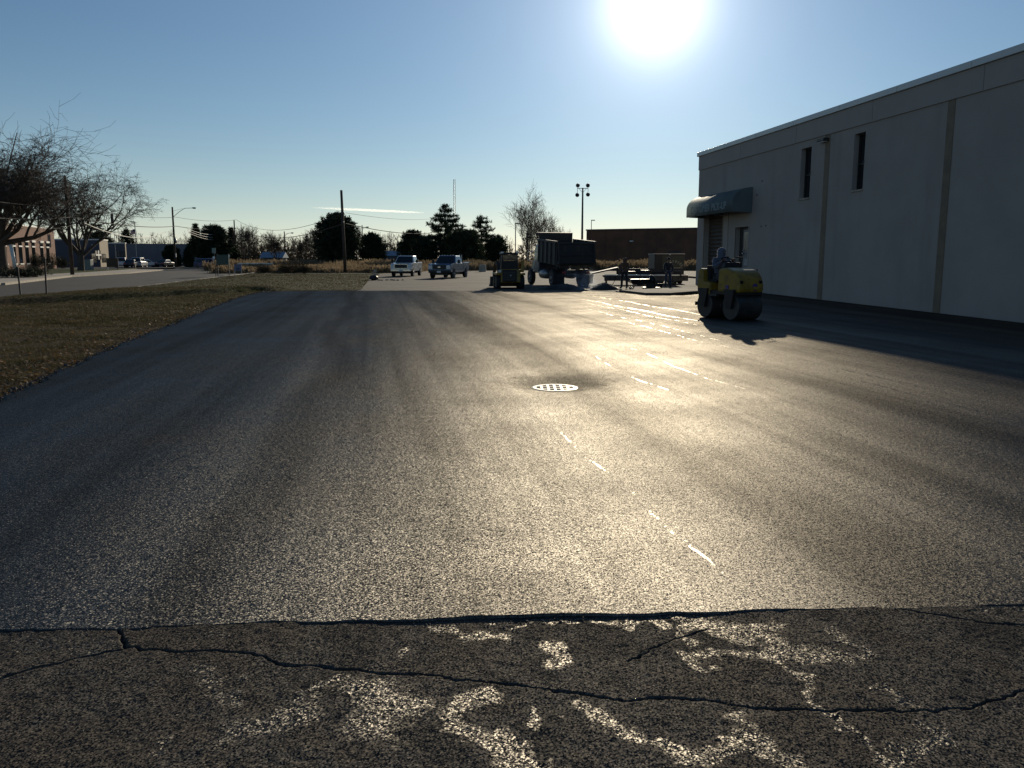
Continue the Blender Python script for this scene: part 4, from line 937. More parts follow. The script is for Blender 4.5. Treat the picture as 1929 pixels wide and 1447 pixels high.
p = at(166, 500, 118); o = empty('utility_cabinet', (p.x, 118, -.05), 0, 'grey green utility cabinet on the lawn near the navy building', 'cabinet')
MB().box((0, 0, .75), (1.1, .9, 1.5)).build('case', plain('grey green paint', (.16, .2, .19), .5), o, bevel=.04); MB().span((-.5, -.47, .15), (-.02, -.452, 1.35)).build('door_leaf', plain('cabinet door', (.17, .21, .2), .5), o); MB().span((.02, -.47, .15), (.5, -.452, 1.35)).build('door_leaf', plain('cabinet door b', (.17, .21, .2), .5), o)
p = at(212, 500, 122); o = empty('notice_board', (p.x, 122, -.05), 0, 'dark brown board sign on two posts near the white cars', 'sign')
MB().box((0, 0, 1.05), (1.7, .12, 1.3)).build('board', plain('brown board', (.07, .05, .035), .7), o, bevel=.02)
for s in (-.75, .75): MB().span((s - .06, -.04, -.1), (s + .06, .04, 1.75)).build('post', M['trim'] if s < 0 else M['wood_pole'], o)
g = G(407, 521, -.05); o = empty('street_sign', (g[0], g[1], -.1), 0, 'thin street sign post with a pale plate at its top', 'sign')
zt = zat(467, g[1]) + .1
MB().tube([(0, 0, -.1), (-.08, 0, zt)], .035, 6).build('post', M['black_steel'], o)
MB().span((-.24, -.05, zt - .5), (.1, -.03, zt - .02)).build('plate', plain('pale green plate', (.2, .27, .24), .5), o)
MB().ball((-.1, -.08, zat(485, g[1]) + .05), (.12, .05, .16), 10, 8).build('reflector', plain('white reflector', (.85, .85, .85), .2), o, sm=True)
g = G(421, 519, -.05); o = empty('board_sign', (g[0], g[1], -.1), 0, 'dark green board sign on posts beside the street sign', 'sign'); Yg = g[1]
MB().span((-.62, -.05, zat(499, Yg) + .1), (.6, .03, zat(480, Yg) + .1)).build('board', plain('dark green board', (.05, .08, .06), .6), o)
for s in (-.55, .55): MB().span((s - .04, .032, -.1), (s + .04, .1, zat(479, Yg) + .12)).build('post', M['dark_steel'], o)
for k in range(3): MB().ball((.66, -.02, zat(481 + k*3.4, Yg) + .1), (.06, .05, .07 - k*.012), 8, 6).build('lamp', plain('lit edge spot %d' % k, (.85, .85, .83), .15), o, sm=True)  # white beads painted for sunlit spots on the board's edge, not lamps
for k in range(5): MB().span((-.5, -.058, zat(496 - k*3, Yg) + .08), (.45 - .12*(k % 2), -.052, zat(496 - k*3, Yg) + .13)).build('faded_line', plain('faded line %d' % k, (.08, .1, .09), .6), o)
g = G(449, 520, -.05); o = empty('yard_sign', (g[0], g[1], -.1), 0, 'small blue grey yard sign on two thin legs', 'sign'); Yg = g[1]
MB().span((-.36, -.03, zat(510, Yg) + .1), (.36, .02, zat(498, Yg) + .1)).build('panel', plain('blue grey panel', (.13, .14, .22), .6), o); MB().span((-.16, -.04, zat(508, Yg) + .1), (.14, -.032, zat(505, Yg) + .1)).build('mark', plain('dark blue mark', (.03, .04, .12), .6), o)
for s in (-.32, .32): MB().tube([(s, 0, -.1), (s, 0, zat(498, Yg) + .1)], .022, 6).build('leg', M['trim'], o)
p = at(480, 500, 118); o = empty('low_wall', (p.x, 118, -.24), 0, 'pale low wall section half hidden in the reeds', 'wall')
MB().span((-2.3, 0, 0), (2.4, .4, 1.05)).build('block_face', plain('pale blue grey block', (.22, .26, .26), .8), o); MB().span((-2.4, -.06, 1.052), (2.5, .46, 1.2)).build('coping', M['trim'], o); MB().span((-.6, -.05, .2), (.3, -.002, .9)).build('opening_grille', M['frame'], o)
fc = empty('picket_fence', gpos(359, 172, -.15), 0, 'pale grey fence section below the clipped round shrub', 'fence')
for k in range(9): MB().span((-1.2 + k*.28, 0, 0), (-1.2 + k*.28 + .22, .05, 2.0 + .05*(k % 2))).build('picket', plain('fence paint', (.3, .32, .36), .7) if k == 0 else fc.children[0].data.materials[0], fc)
for z in (.4, 1.6): MB().span((-1.25, .052, z), (1.4, .1, z + .1)).build('rail', fc.children[0].data.materials[0], fc)
kerb('drive_kerb', [(-60, 148), (-50, 139), (-36, 139)], .25, -.2, .05)
mb = MB(); mb.slab([(-59, 150.5), (-76, 176), (-110, 176), (-96, 132), (-64, 132)], -.2, -.012); tag(mb.build('car_park', M['road']), kind='structure')
# clipped shrubs and hedges
M['hedge'] = leafy('dark hedge', (.012, .02, .01), (.03, .035, .016), .1, .7, 1.0)
p = at(324, 500, 170); conifer('clipped_tree', 'dark round clipped tree in front of the blue grey building', (p.x, 170, -.1), zat(462, 170), 36*170/F, 61, 'round', .02, 'pine2', .3, 1.6, None)
p = at(357, 500, 168); conifer('clipped_tree', 'smaller dark clipped tree beside the street light pole', (p.x, 168, -.1), zat(464, 168), 20*168/F, 62, 'round', .05, 'pine2', .3, 1.5, None)
for u, Y, w, h, sd, lb in ((66, 126, 2.4, 2.3, 71, 'dark shrub below the third brick building window'), (92, 130, 3.6, 2.4, 72, 'widest dark shrub in front of the brick building'), (117, 136, 2.0, 1.7, 73, 'shrub at the right end of the brick building'), (18, 72, 6.0, 1.0, 74, 'low dark hedge bed at the foot of the left tree'), (50, 73, 3.0, .75, 75, 'low end of the hedge bed nearest the sidewalk')):
    bush('dark_shrub', lb, gpos(u, Y, -.05), w, h, sd, M['hedge'], .16, 1300, 'shrubs along the street')
# thin cloud streak low in the sky
t = NT('thin cloud'); vp = t.n.new('ShaderNodeVolumePrincipled'); vp.inputs['Color'].default_value = (1, .97, .92, 1); vp.inputs['Density'].default_value = .016; vp.inputs['Anisotropy'].default_value = .75
t.l.new(vp.outputs[0], t.out.inputs['Volume']); t.n.remove(t.b)
p0, p1 = at(585, 391, 3000), at(800, 401, 3000); mb = MB()
for k in range(1):
    mb.ball(((p0.x + p1.x)/2, 3000, (p0.z + p1.z)/2), ((p1.x - p0.x)/2, 12, 4.6), 40, 12, .12)
cl = mb.build('thin_cloud', t.m, sm=True); cl.data.transform(Matrix.Translation(-Vector(((p0.x + p1.x)/2, 3000, (p0.z + p1.z)/2)))); cl.location = ((p0.x + p1.x)/2, 3000, (p0.z + p1.z)/2)
cl.rotation_euler = (0, math.atan2(p0.z - p1.z, p1.x - p0.x), 0); tag(cl, 'thin pale cloud streak low above the middle trees', 'cloud')
# ------------------------------------------------------------------ vehicles and machines (all face local -Y)
def wheel(par, x, y, r, w, side, rim='galv', n=20, name='wheel'):
    o = empty(name, (x, y, r)); o.parent = par
    MB().lathe([(r*.62, -w/2), (r*.93, -w/2), (r, -w*.36), (r, w*.36), (r*.93, w/2), (r*.62, w/2)], (0, 0, 0), 'X', n).build('tyre', M['rubber'], o, sm=False, bevel=.008)
    s = side*w*.5
    MB().lathe([(r*.6, s - .02*side), (r*.58, s + .004*side), (r*.3, s - .03*side), (r*.14, s + .02*side), (.01, s + .02*side)] if side > 0 else [(.01, s - .02), (r*.14, s - .02), (r*.3, s + .03), (r*.58, s - .004), (r*.6, s + .02)], (0, 0, 0), 'X', n).build('rim', M[rim], o)
    return o
def car_paint(name, c): return plain(name, c, .28, .15, .03, 2, coat=.6)
def car(label, loc, rz, paint, kind='sedan', group='cars parked by the street'):
    o = empty('parked_car', loc, rz, label, 'car', group)
    L, Wd, hb, hr = (4.6, 1.8, .92, 1.45) if kind == 'sedan' else (4.7, 1.9, 1.08, 1.78)
    MB().prism([(-L/2, .35), (-L/2 - .05, .6), (-L/2 + .1, hb - .15), (-L/2 + 1.2, hb), (L/2 - .9, hb + .04), (L/2 - .05, hb - .02), (L/2, .55), (L/2 - .05, .33)], -Wd/2, Wd/2).build('body', paint, o, bevel=.09)
    y0, y1, y2, y3 = (-.95, -.25, 1.0, 1.75) if kind == 'sedan' else (-1.0, -.45, 1.85, 2.2)
    a, b = Wd/2 - .06, Wd/2 - .26
    MB().hull8([(-a, y0, hb - .03), (a, y0, hb - .03), (a, y3, hb), (-a, y3, hb), (-b, y1, hr), (b, y1, hr), (b, y2, hr), (-b, y2, hr)]).build('cabin', paint, o, bevel=.06)
    e = .012
    def lerp4(p, q, f): return tuple(p[i] + (q[i] - p[i])*f for i in range(3))
    MB().add([(-a*.9, y0 + (y1 - y0)*.1 - .02, hb + .04), (a*.9, y0 + (y1 - y0)*.1 - .02, hb + .04), (b*.92, y1 - .05, hr - .07), (-b*.92, y1 - .05, hr - .07)], [(0, 1, 2, 3)]).build('windscreen', M['glass'], o)
    MB().add([(a*.9, y3 - (y3 - y2)*.1 + .02, hb + .06), (-a*.9, y3 - (y3 - y2)*.1 + .02, hb + .06), (-b*.92, y2 + .05, hr - .07), (b*.92, y2 + .05, hr - .07)], [(0, 1, 2, 3)]).build('rear_window', M['glass'], o)
    for s in (-1, 1):
        q = [(s*(a + .005), y0 + .25, hb + .05), (s*(a + .005), y3 - .3, hb + .06), (s*(b + .02), y2 - .08, hr - .08), (s*(b + .02), y1 + .08, hr - .08)]
        MB().add(q, [(0, 1, 2, 3) if s > 0 else (3, 2, 1, 0)]).build('side_window', M['glass'], o)
        MB().box((s*(Wd/2 - .25), -L/2 + .02, hb - .22), (.36, .12, .16)).build('headlight', M['lamp_glass'], o, bevel=.02)
        MB().box((s*(Wd/2 - .22), L/2 - .03, hb - .18), (.32, .1, .2)).build('tail_light', plain('tail light', (.35, .02, .02), .25) if 'tail light' not in bpy.data.materials else bpy.data.materials['tail light'], o, bevel=.02)
        MB().box((s*(Wd/2 + .08), y0 + .35, hb + .08), (.18, .1, .13)).build('mirror', paint, o, bevel=.02)
        for y in (-L/2 + .85, L/2 - .85): wheel(o, s*(Wd/2 - .1), y, .33, .22, s, n=14)
    MB().box((0, -L/2 - .03, .48), (1.0, .06, .22)).build('grille', M['black_steel'], o)
    return o
def pickup(label, loc, rz, paint, grille='gmc'):
    o = empty('pickup_truck', loc, rz, label, 'pickup truck', 'pickups parked across the lot')
    MB().prism([(-2.72, .52), (-2.82, .7), (-2.8, 1.1), (-2.62, 1.2), (-1.2, 1.3), (-1.0, 1.28), (1.0, 1.28), (1.05, 1.3), (1.05, .5)], -1.0, 1.0).build('body', paint, o, bevel=.07)
    a, b = .94, .74
    MB().hull8([(-a, -1.25, 1.24), (a, -1.25, 1.24), (a, 1.02, 1.24), (-a, 1.02, 1.24), (-b, -.48, 1.93), (b, -.48, 1.93), (b, .88, 1.93), (-b, .88, 1.93)]).build('cab', paint, o, bevel=.06)
    MB().add([(-a*.88, -1.22, 1.31), (a*.88, -1.22, 1.31), (b*.92, -.56, 1.87), (-b*.92, -.56, 1.87)], [(0, 1, 2, 3)]).build('windscreen', M['glass'], o)
    for s in (-1, 1):
        q = [(s*(a + .002), -.95, 1.31), (s*(a + .002), .85, 1.31), (s*(b + .025), .75, 1.84), (s*(b + .025), -.4, 1.84)]
        MB().add(q, [(0, 1, 2, 3) if s > 0 else (3, 2, 1, 0)]).build('side_window', M['glass'], o)
        MB().span((s*.92 - .06, 1.07, .55), (s*.92 + .08, 2.85, 1.32)).build('bed_side', paint, o, bevel=.03)
        MB().box((s*.8, -2.79, .95), (.34, .12, .3)).build('headlight', M['lamp_glass'], o, bevel=.02)
        m_ = MB(); m_.box((s*1.17, -.9, 1.42), (.2, .14, .3)); m_.tube([(s*.95, -.88, 1.35), (s*1.1, -.9, 1.38)], .025, 6); m_.build('mirror', M['black_steel'], o, bevel=.015)
        for y in (-1.85, 1.85):
            wheel(o, s*.9, y, .4, .27, s)
            MB().lathe([(.01, -.02), (.48, -.02), (.48, .02), (.01, .02)], (s*.985, y, .42), 'X', 24).build('wheel_arch', M['black_steel'], o)
        MB().box((s*.55, -2.86, .62), (.22, .06, .1)).build('fog_lamp', M['lamp_glass'], o)
    MB().span((-.92, 2.78, .6), (.92, 2.86, 1.3)).build('tailgate', paint, o); MB().span((-.86, 1.1, .62), (.86, 2.76, .7)).build('bed_floor', M['black_steel'], o)
    MB().box((0, -2.84, .58), (1.9, .16, .24)).build('bumper', M['chrome'] if grille == 'gmc' else M['black_steel'], o, bevel=.04)
    g = MB(); g.box((0, -2.8, .95), (1.16, .1, .4)); go = g.build('grille', M['black_steel'], o, bevel=.015)
    if grille == 'gmc':
        for z in (.755, 1.145): MB().box((0, -2.85, z), (1.26, .05, .05)).build('grille_bar', M['chrome'], go)
        for s in (-.62, .62): MB().box((s, -2.85, .95), (.05, .05, .42)).build('grille_bar', M['chrome'], go)
    else:
        for k in range(3): MB().box((0, -2.855, .82 + k*.13), (1.1, .02, .05)).build('grille_bar', M['dark_steel'], go)
        MB().box((0, -2.875, .95), (.22, .02, .09)).build('emblem', M['chrome'], go)
    MB().box((0, -2.94, .56), (.34, .02, .16)).build('licence_plate', M['trim'], o)
    MB().span((-.7, -2.6, .28), (.7, 2.4, .5)).build('chassis', M['black_steel'], o)
    for k in range(5): MB().box((-.5 + k*.25, -.42, 1.95), (.1, .06, .04)).build('roof_marker', M['lamp_glass'], o)
    return o
LOTZ = -.075
x, y = G(760, 521, LOTZ); pickup('white pickup with chrome grille facing the camera, left of two', (x, y + 2.6, LOTZ), R(-4), car_paint('white car paint', (.62, .64, .66)))
x, y = G(842, 524.5, LOTZ); o = pickup('steel blue pickup facing the camera, nearer and right of two', (x, y + 2.6, LOTZ), R(-13), car_paint('steel blue car paint', (.02, .075, .17)), 'ford')
MB().tube([(.6, 1.2, 1.3), (.62, 1.2, 2.05)], .03, 6).tube([(.75, 1.3, 1.3), (.78, 1.3, 2.0)], .03, 6).build('shovel_handle', M['trim'], o)
MB().span((.98, 1.4, 1.34), (1.5, 1.6, 1.4)).build('rack_bar', M['trim'], o)
wp = car_paint('white car paint b', (.7, .7, .7)); dk = car_paint('black car paint', (.015, .018, .025)); bl = car_paint('dark blue car paint', (.03, .05, .14))
for u, Y, rz, pt, kd, lb in ((230, 150, 200, wp, 'suv', 'white SUV leftmost of the cars outside the beige building'), (247, 146, 196, dk, 'sedan', 'black car between the white SUVs outside the beige building'), (262, 150, 190, wp, 'suv', 'white SUV right of the black car'), (276, 156, 130, wp, 'sedan', 'white sedan rightmost of the bright cars by the beige building'), (312, 158, 175, dk, 'sedan', 'dark car in front of the blue grey building'), (390, 146, 60, bl, 'suv', 'dark blue car on the side street behind the street sign')):
    p = at(u, 500, Y); car(lb, (p.x, Y, -.012 if u < 380 else -.15), R(rz), pt, kd)

# --- skid steer loader, rear towards the camera
x, y = G(958, 544.5, LOTZ); sk = empty('skid_steer_loader', (x, y + .9, LOTZ), R(8), 'yellow skid steer loader seen from behind, left of the dump truck', 'loader')
# local -Y is towards the camera: the rear
MB().hull8([(-.55, -.95, .35), (.55, -.95, .35), (.55, .9, .35), (-.55, .9, .35), (-.55, -.9, 1.1), (.55, -.9, 1.1), (.55, .9, .95), (-.55, .9, .95)]).build('body', M['yellow'], sk, bevel=.05)
MB().box((-.08, -.97, .72), (.8, .06, .66)).build('engine_door', M['black_steel'], sk, bevel=.03)
for k in range(5): MB().box((-.08, -1.005, .52 + k*.1), (.62, .012, .05)).build('grille_slat', M['dark_steel'], sk)
MB().ball((-.02, -1.03, .74), (.06, .03, .06), 10, 6).build('badge', M['galv'], sk, sm=True)
for s in (-1, 1):
    for yy_ in (-.5, .52): wheel(sk, s*.66, yy_, .38, .26, s, 'yellow')
    MB().box((s*.66, -.02, .82), (.3, 1.9, .12)).build('fender', M['yellow'], sk, bevel=.03)
    MB().tube([(s*.68, -.85, .95), (s*.7, -.72, 1.5), (s*.7, .2, 1.42), (s*.7, 1.1, .8), (s*.66, 1.35, .35)], [.09, .1, .1, .09, .07], 4).build('lift_arm', M['black_steel'] if s < 0 else M['yellow'], sk)
    for yy_ in (-.45, .45): MB().tube([(s*.44, yy_, 1.05), (s*.4, yy_*.95, 1.92)], .045, 6).build('cab_post', M['black_steel'], sk)
    MB().box((s*.42, -.5, 2.0), (.16, .1, .1)).build('work_light', M['lamp_glass'], sk, bevel=.02)
    MB().box((s*.62, -.92, .98), (.16, .06, .12)).build('tail_lamp', M['lamp_glass'] if s < 0 else M['yellow'], sk)
    MB().add([(s*.43, -.42, 1.12), (s*.43, .42, 1.12), (s*.4, .4, 1.85), (s*.4, -.4, 1.85)], [(0, 1, 2, 3)]).build('side_screen', M['black_steel'], sk)
MB().box((0, 0, 1.95), (.95, 1.1, .09)).build('cab_roof', M['black_steel'], sk, bevel=.03)
MB().box((0, -.46, 1.3), (.86, .04, .5)).build('rear_panel', M['black_steel'], sk); MB().box((0, -.46, 1.72), (.8, .02, .3)).build('rear_window', M['glass'], sk)
MB().box((0, .1, 1.2), (.5, .5, .5)).build('seat', M['rubber'], sk, bevel=.06)
MB().prism([(1.3, .08), (1.9, .05), (1.95, .1), (1.45, .3), (1.35, .65), (1.28, .65)], -.9, .9).build('bucket', M['dark_steel'], sk)

# --- dump truck, heading away to the left, bed raised a little
x, y = G(1086, 541, LOTZ); dt = empty('dump_truck', (x, y + .2, LOTZ), R(195), 'dark dump truck with its bed tipped, unloading asphalt beside the loader', 'dump truck')
# origin at the rear bumper; forward is local -Y
M['truck_paint'] = plain('dull dark truck paint', (.022, .023, .025), .6, .1, .2, 2, dirt=(.06, .045, .03)); M['bed_paint'] = plain('worn grey bed paint', (.042, .042, .041), .6, .1, .25, 1.5, dirt=(.06, .045, .035))
M['cab_paint'] = plain('dark blue cab paint', (.03, .045, .07), .4, .1, .1, coat=.4)
for s in (-1, 1): MB().span((s*.42 - .06, -6.6, .75), (s*.42 + .06, -.1, .98)).build('chassis_rail', M['truck_paint'], dt)
cb = MB(); cb.hull8([(-1.1, -5.55, .8), (1.1, -5.55, .8), (1.1, -4.2, .8), (-1.1, -4.2, .8), (-.98, -5.2, 2.55), (.98, -5.2, 2.55), (1.0, -4.25, 2.55), (-1.0, -4.25, 2.55)]); cbo = cb.build('cab', M['cab_paint'], dt, bevel=.08)
MB().hull8([(-.8, -6.9, .75), (.8, -6.9, .75), (.95, -5.5, .75), (-.95, -5.5, .75), (-.7, -6.85, 1.5), (.7, -6.85, 1.5), (.85, -5.5, 1.72), (-.85, -5.5, 1.72)]).build('hood', M['cab_paint'], dt, bevel=.07)
MB().box((0, -4.2, 2.05), (1.5, .02, .6)).build('rear_window', M['glass'], cbo)
for s in (-1, 1):
    MB().add([(s*1.09, -5.2, 1.6), (s*1.075, -4.4, 1.6), (s*1.02, -4.4, 2.35), (s*1.03, -5.1, 2.35)], [(0, 1, 2, 3)]).build('side_window', M['glass'], cbo)
    MB().tube([(s*1.1, -5.4, 1.5), (s*1.4, -5.45, 1.55), (s*1.4, -5.45, 2.1), (s*1.1, -5.3, 2.15)], .02, 5).box((s*1.4, -5.45, 1.85), (.08, .18, .45)).build('mirror', M['chrome'], cbo)
    MB().cyl((s*.8, -4.1, .72), (s*.8, -3.0, .72), .3, 14).build('fuel_tank', M['galv'], dt, sm=True)
    wheel(dt, s*.98, -6.1, .5, .3, s)
    for yy_ in (-1.25,):
        for dx in (.72, 1.04): wheel(dt, s*dx, yy_, .52, .27, s)
    MB().span((s*.9 - .32, -.5, .18), (s*.9 + .32, -.48, .8)).build('mud_flap', M['rubber'], dt)
    MB().box((s*.75, -.08, .86), (.2, .06, .12)).build('tail_lamp', plain('dump tail lamp', (.3, .02, .02), .3), dt)
MB().span((-1.1, -.14, .6), (1.1, -.05, .74)).build('bumper', M['truck_paint'], dt)
MB().cyl((0, -3.6, 1.0), (0, -3.4, 1.6), .09, 10).build('hoist', M['chrome'], dt)
bd = empty('dump_bed', (0, -.3, 1.26), 0); bd.parent = dt; bd.rotation_euler = (R(-3.5), 0, 0)
MB().span((-1.12, -3.75, 0), (1.12, .1, .1)).build('bed_floor', M['bed_paint'], bd)
for s in (-1, 1):
    MB().span((s*1.14 - .03, -3.75, .0), (s*1.14 + .03, .1, 1.32)).build('bed_side', M['bed_paint'], bd)
    MB().span((s*1.19 - .06, -3.8, 1.322), (s*1.19 + .06, .1, 1.43)).build('top_rail', M['bed_paint'], bd)
    for k in range(5): MB().span((s*1.2 - .035, -3.6 + k*.85, .02), (s*1.2 + .035, -3.5 + k*.85, 1.3)).build('side_rib', M['bed_paint'], bd)
MB().span((-1.1, -3.82, 0), (1.1, -3.752, 1.75)).build('headboard', M['bed_paint'], bd); MB().add([(-1.12, -4.6, 1.72), (1.12, -4.6, 1.72), (1.12, -3.8, 1.72), (-1.12, -3.8, 1.72), (-1.12, -4.6, 1.8), (1.12, -4.6, 1.8), (1.12, -3.8, 1.8), (-1.12, -3.8, 1.8)], [(0, 1, 2, 3), (7, 6, 5, 4), (0, 4, 5, 1), (2, 6, 7, 3), (1, 5, 6, 2), (3, 7, 4, 0)]).build('cab_shield', M['bed_paint'], bd)
tg = empty('tailgate', (0, .12, 1.3), 0); tg.parent = bd; tg.rotation_euler = (R(14), 0, 0)
MB().span((-1.14, 0, -1.25), (1.14, .07, .06)).build('gate_panel', M['truck_paint'], tg)
for z in (-1.2, -.75, -.05): MB().span((-1.16, .072, z), (1.16, .13, z + .1)).build('gate_rib', M['bed_paint'] if z > -.1 else M['truck_paint'], tg)
for s in (-1, 1): MB().span((s*1.08 - .05, .073, -1.08), (s*1.08 + .05, .14, -.06)).build('gate_post', M['truck_paint'], tg)
# dumped asphalt
def mound(name, label, loc, rx, ry, h, seed, cat='asphalt pile'):
    rg = np.random.default_rng(seed); n, m = 40, 14; V = []; F_ = []
    for j in range(m + 1):
        q = j/m
        for i in range(n):
            a = 6.2832*i/n; rr = 1 - q; w = 1 + .1*math.sin(3*a + seed) + .06*math.sin(7*a)
            V.append((math.cos(a)*rx*rr*w, math.sin(a)*ry*rr*w, h*(1 - rr**1.6)*1.0 + (rg.normal()*.018 if 0 < j else -.04)))
    for j in range(m):
        for i in range(n): F_.append((j*n + i, j*n + (i + 1) % n, (j + 1)*n + (i + 1) % n, (j + 1)*n + i))
    o = np_mesh(name, V, F_, M['crumb']); o.location = loc; return tag(o, label, cat, 'heaps of fresh asphalt')
x, y = G(1138, 546, LOTZ); mound('asphalt_pile', 'low pointed heap of black asphalt right of the dump truck', (x, y + .3, LOTZ), .85, .8, .36, 2)
x, y = G(1062, 546, LOTZ); mound('asphalt_pile', 'long dark heap of asphalt spilled under the tailgate', (x, y + .5, LOTZ), 1.35, .7, .3, 5)
# faint blue smoke off the hot asphalt
t = NT('asphalt smoke'); vp = t.n.new('ShaderNodeVolumePrincipled'); vp.inputs['Color'].default_value = (.75, .85, 1, 1); vp.inputs['Anisotropy'].default_value = .4
nz = t.noise(1.3, 3, .6); sp = t.n.new('ShaderNodeSeparateXYZ'); t.l.new(t.tc.outputs['Generated'], sp.inputs[0])
ln = t.n.new('ShaderNodeVectorMath'); ln.operation = 'DISTANCE'; t.l.new(t.tc.outputs['Generated'], ln.inputs[0]); ln.inputs[1].default_value = (.5, .5, .3)
t.put(vp.inputs['Density'], t.math('MULTIPLY', t.math('MULTIPLY', t.ramp(nz, .4, .75), t.ramp(ln.outputs['Value'], .1, .5, 1, 0)), .9)); t.l.new(vp.outputs[0], t.out.inputs['Volume']); t.n.remove(t.b)
x, y = G(1092, 546, LOTZ); sm_ = MB().ball((0, 0, .75), (1.5, .9, .95), 20, 12).build('smoke', t.m, sm=True); sm_.location = (x, y - .1, LOTZ + .06); tag(sm_, 'faint blue smoke drifting off the hot asphalt', None, None, 'stuff')

# --- equipment trailer with a dark chest and ramp
x, y = G(1215, 534, LOTZ); y = 53.0; tx = lambda u: at(u, 500, y).x
tr = empty('equipment_trailer', (tx(1215), y, LOTZ), R(-3), 'low flat equipment trailer with a bright steel edge behind the workers', 'trailer')
x0, x1 = tx(1139) - tx(1215), tx(1296) - tx(1215); zd = zat(519, y) - LOTZ
MB().span((x0, -.0, zd - .12), (x1, 2.0, zd)).build('deck', M['wood_pole'], tr)
MB().span((x0, -.07, zd - .02), (x1, -.003, zd + .06)).build('rub_rail', M['bright_edge'], tr, bevel=.02)
MB().span((x0, -.1, zd - .34), (x1, -.02, zd - .03)).build('side_beam', M['dark_steel'], tr)
for k in range(14): MB().span((x0 + .3 + k*.36, -.12, zd - .3), (x0 + .36 + k*.36, -.101, zd - .06)).build('stake_pocket', M['black_steel'], tr)
MB().span((x0 + .9, 1.9, zd + .001), (x1, 1.97, zd + .42)).build('far_rail', M['black_steel'], tr)
for dx in (.9, 1.75):
    wheel(tr, dx, 1.0, .36, .22, -1); tr.children[-1].rotation_euler = (0, 0, R(90)); tr.children[-1].location = (dx, .18, .36)
MB().tube([(.35, -.14, .5), (.45, -.14, .78), (1.35, -.14, .84), (2.2, -.14, .78), (2.3, -.14, .5)], .05, 5).build('mudguard', M['black_steel'], tr)
MB().span((x0 + .08, .1, -.0), (x0 + .2, .3, zd - .1)).build('jack_leg', M['strip'], tr)
MB().hull8([(x0 - 1.5, .2, zd - .1), (x0 + .9, .2, zd + .42), (x0 + .9, 1.8, zd + .42), (x0 - 1.5, 1.8, zd - .1), (x0 - 1.5, .2, zd - .02), (x0 + .9, .2, zd + .52), (x0 + .9, 1.8, zd + .52), (x0 - 1.5, 1.8, zd - .02)]).build('ramp', M['black_steel'], tr)
MB().tube([(x1, .3, zd - .1), (x1 + 1.2, .9, zd - .2)], .06, 5).tube([(x1, 1.7, zd - .1), (x1 + 1.2, .9, zd - .2)], .06, 5).build('drawbar', M['black_steel'], tr)
for k, (a, b, c_) in enumerate(((.2, 1.1, .32), (-.9, .7, .25), (2.1, .9, .3))): MB().box((a, b, zd + c_/2 + .002), (.7, .5, c_), .3*k).build('tool_box', M['black_steel'], tr, bevel=.03)
# dark chest with an arch of worn lettering
cx0, cx1, cy = tx(1233), tx(1289), 56.0
ch = empty('truck_body_box', ((cx0 + cx1)/2*cy/y, cy, LOTZ), 0, 'dark green truck box with worn arched lettering behind the trailer', 'truck box'); hwid = (cx1 - cx0)/2*cy/y
zb, zt_ = .42, zat(479, cy) - LOTZ; M['dark_green'] = plain('dark green panel', (.025, .035, .026), .5, 0, .3, 1.5, dirt=(.05, .05, .035))
MB().span((-hwid, 0, zb), (hwid, 2.6, zt_)).build('box_shell', M['black_steel'], ch, bevel=.03); MB().span((-hwid + .5, -.02, zb + .1), (hwid - .03, -.002, zt_ - .08)).build('rear_panel', M['dark_green'], ch)
MB().span((-hwid - .02, -.06, zt_ + .002), (hwid + .02, 2.6, zt_ + .05)).build('roof_edge', M['galv'], ch); MB().ball((.0, -.05, zt_ - .02), (.06, .03, .04), 8, 6).build('marker_lamp', M['lamp_glass'], ch)
M['worn_letters'] = plain('worn yellow grey paint', (.2, .2, .15), .7, 0, .4, 12)
ccx = .24; r_ = random.Random(4)
for k in range(9):
    a = R(158 - k*17); rr = .62; MB().box((ccx + math.cos(a)*rr, -.03, zb + .62 + math.sin(a)*.45), (.1, .012, .15 + .04*r_.random()), 0, 0, math.pi/2 - a).build('worn_letter', M['worn_letters'], ch)
for z, a, b in ((.62, .0, .62), (.62, -.5, -.28), (.42, .1, .56), (.42, -.42, -.26)): MB().span((ccx + a, -.03, zb + z - .05), (ccx + b, -.021, zb + z + .05)).build('worn_line', M['worn_letters'], ch)
for s in (-1, 1): wheel(ch, s*(hwid - .18), .5, .4, .28, s)
MB().span((-hwid, -.05, .3), (hwid, .0, .4)).build('bumper', M['dark_steel'], ch)
# barrier pieces at the far side of the lot
for u, v, w, lb in ((909, 512, .9, 'pale concrete block standing alone at the far side of the lot'),):
    g = G(u, v, LOTZ); o = empty('concrete_block', (g[0], g[1], LOTZ), 0, lb, 'concrete block'); MB().box((0, 0, .45), (w, .6, .95), taper=.9).build('block', M['concrete'], o, bevel=.03); MB().tube([(-.12, 0, .9), (-.12, 0, 1.02), (.12, 0, 1.02), (.12, 0, .9)], .02, 5).build('lifting_loop', M['dark_steel'], o)
for i, (u0, u1, v, lb) in enumerate(((884, 932, 506, 'pale kerb rail left of the loader at the far side of the lot'), (1116, 1166, 500, 'pale kerb rail right of the dump truck at the far side of the lot'), (1188, 1230, 501, 'pale kerb rail seen between the workers'))):
    g0, g1 = G(u0, v, LOTZ), G(u1, v, LOTZ); o = empty('kerb_rail', (g0[0], g0[1], LOTZ), 0, lb, 'kerb', 'kerbs at the far side of the lot')
    n = 3
    for k in range(n): MB().span(((g1[0] - g0[0])*(k + .02)/n, 0, 0), ((g1[0] - g0[0])*(k + .98)/n, .4, .3)).build('kerb_stone', M['trim'] if i else M['concrete'], o, bevel=.03)
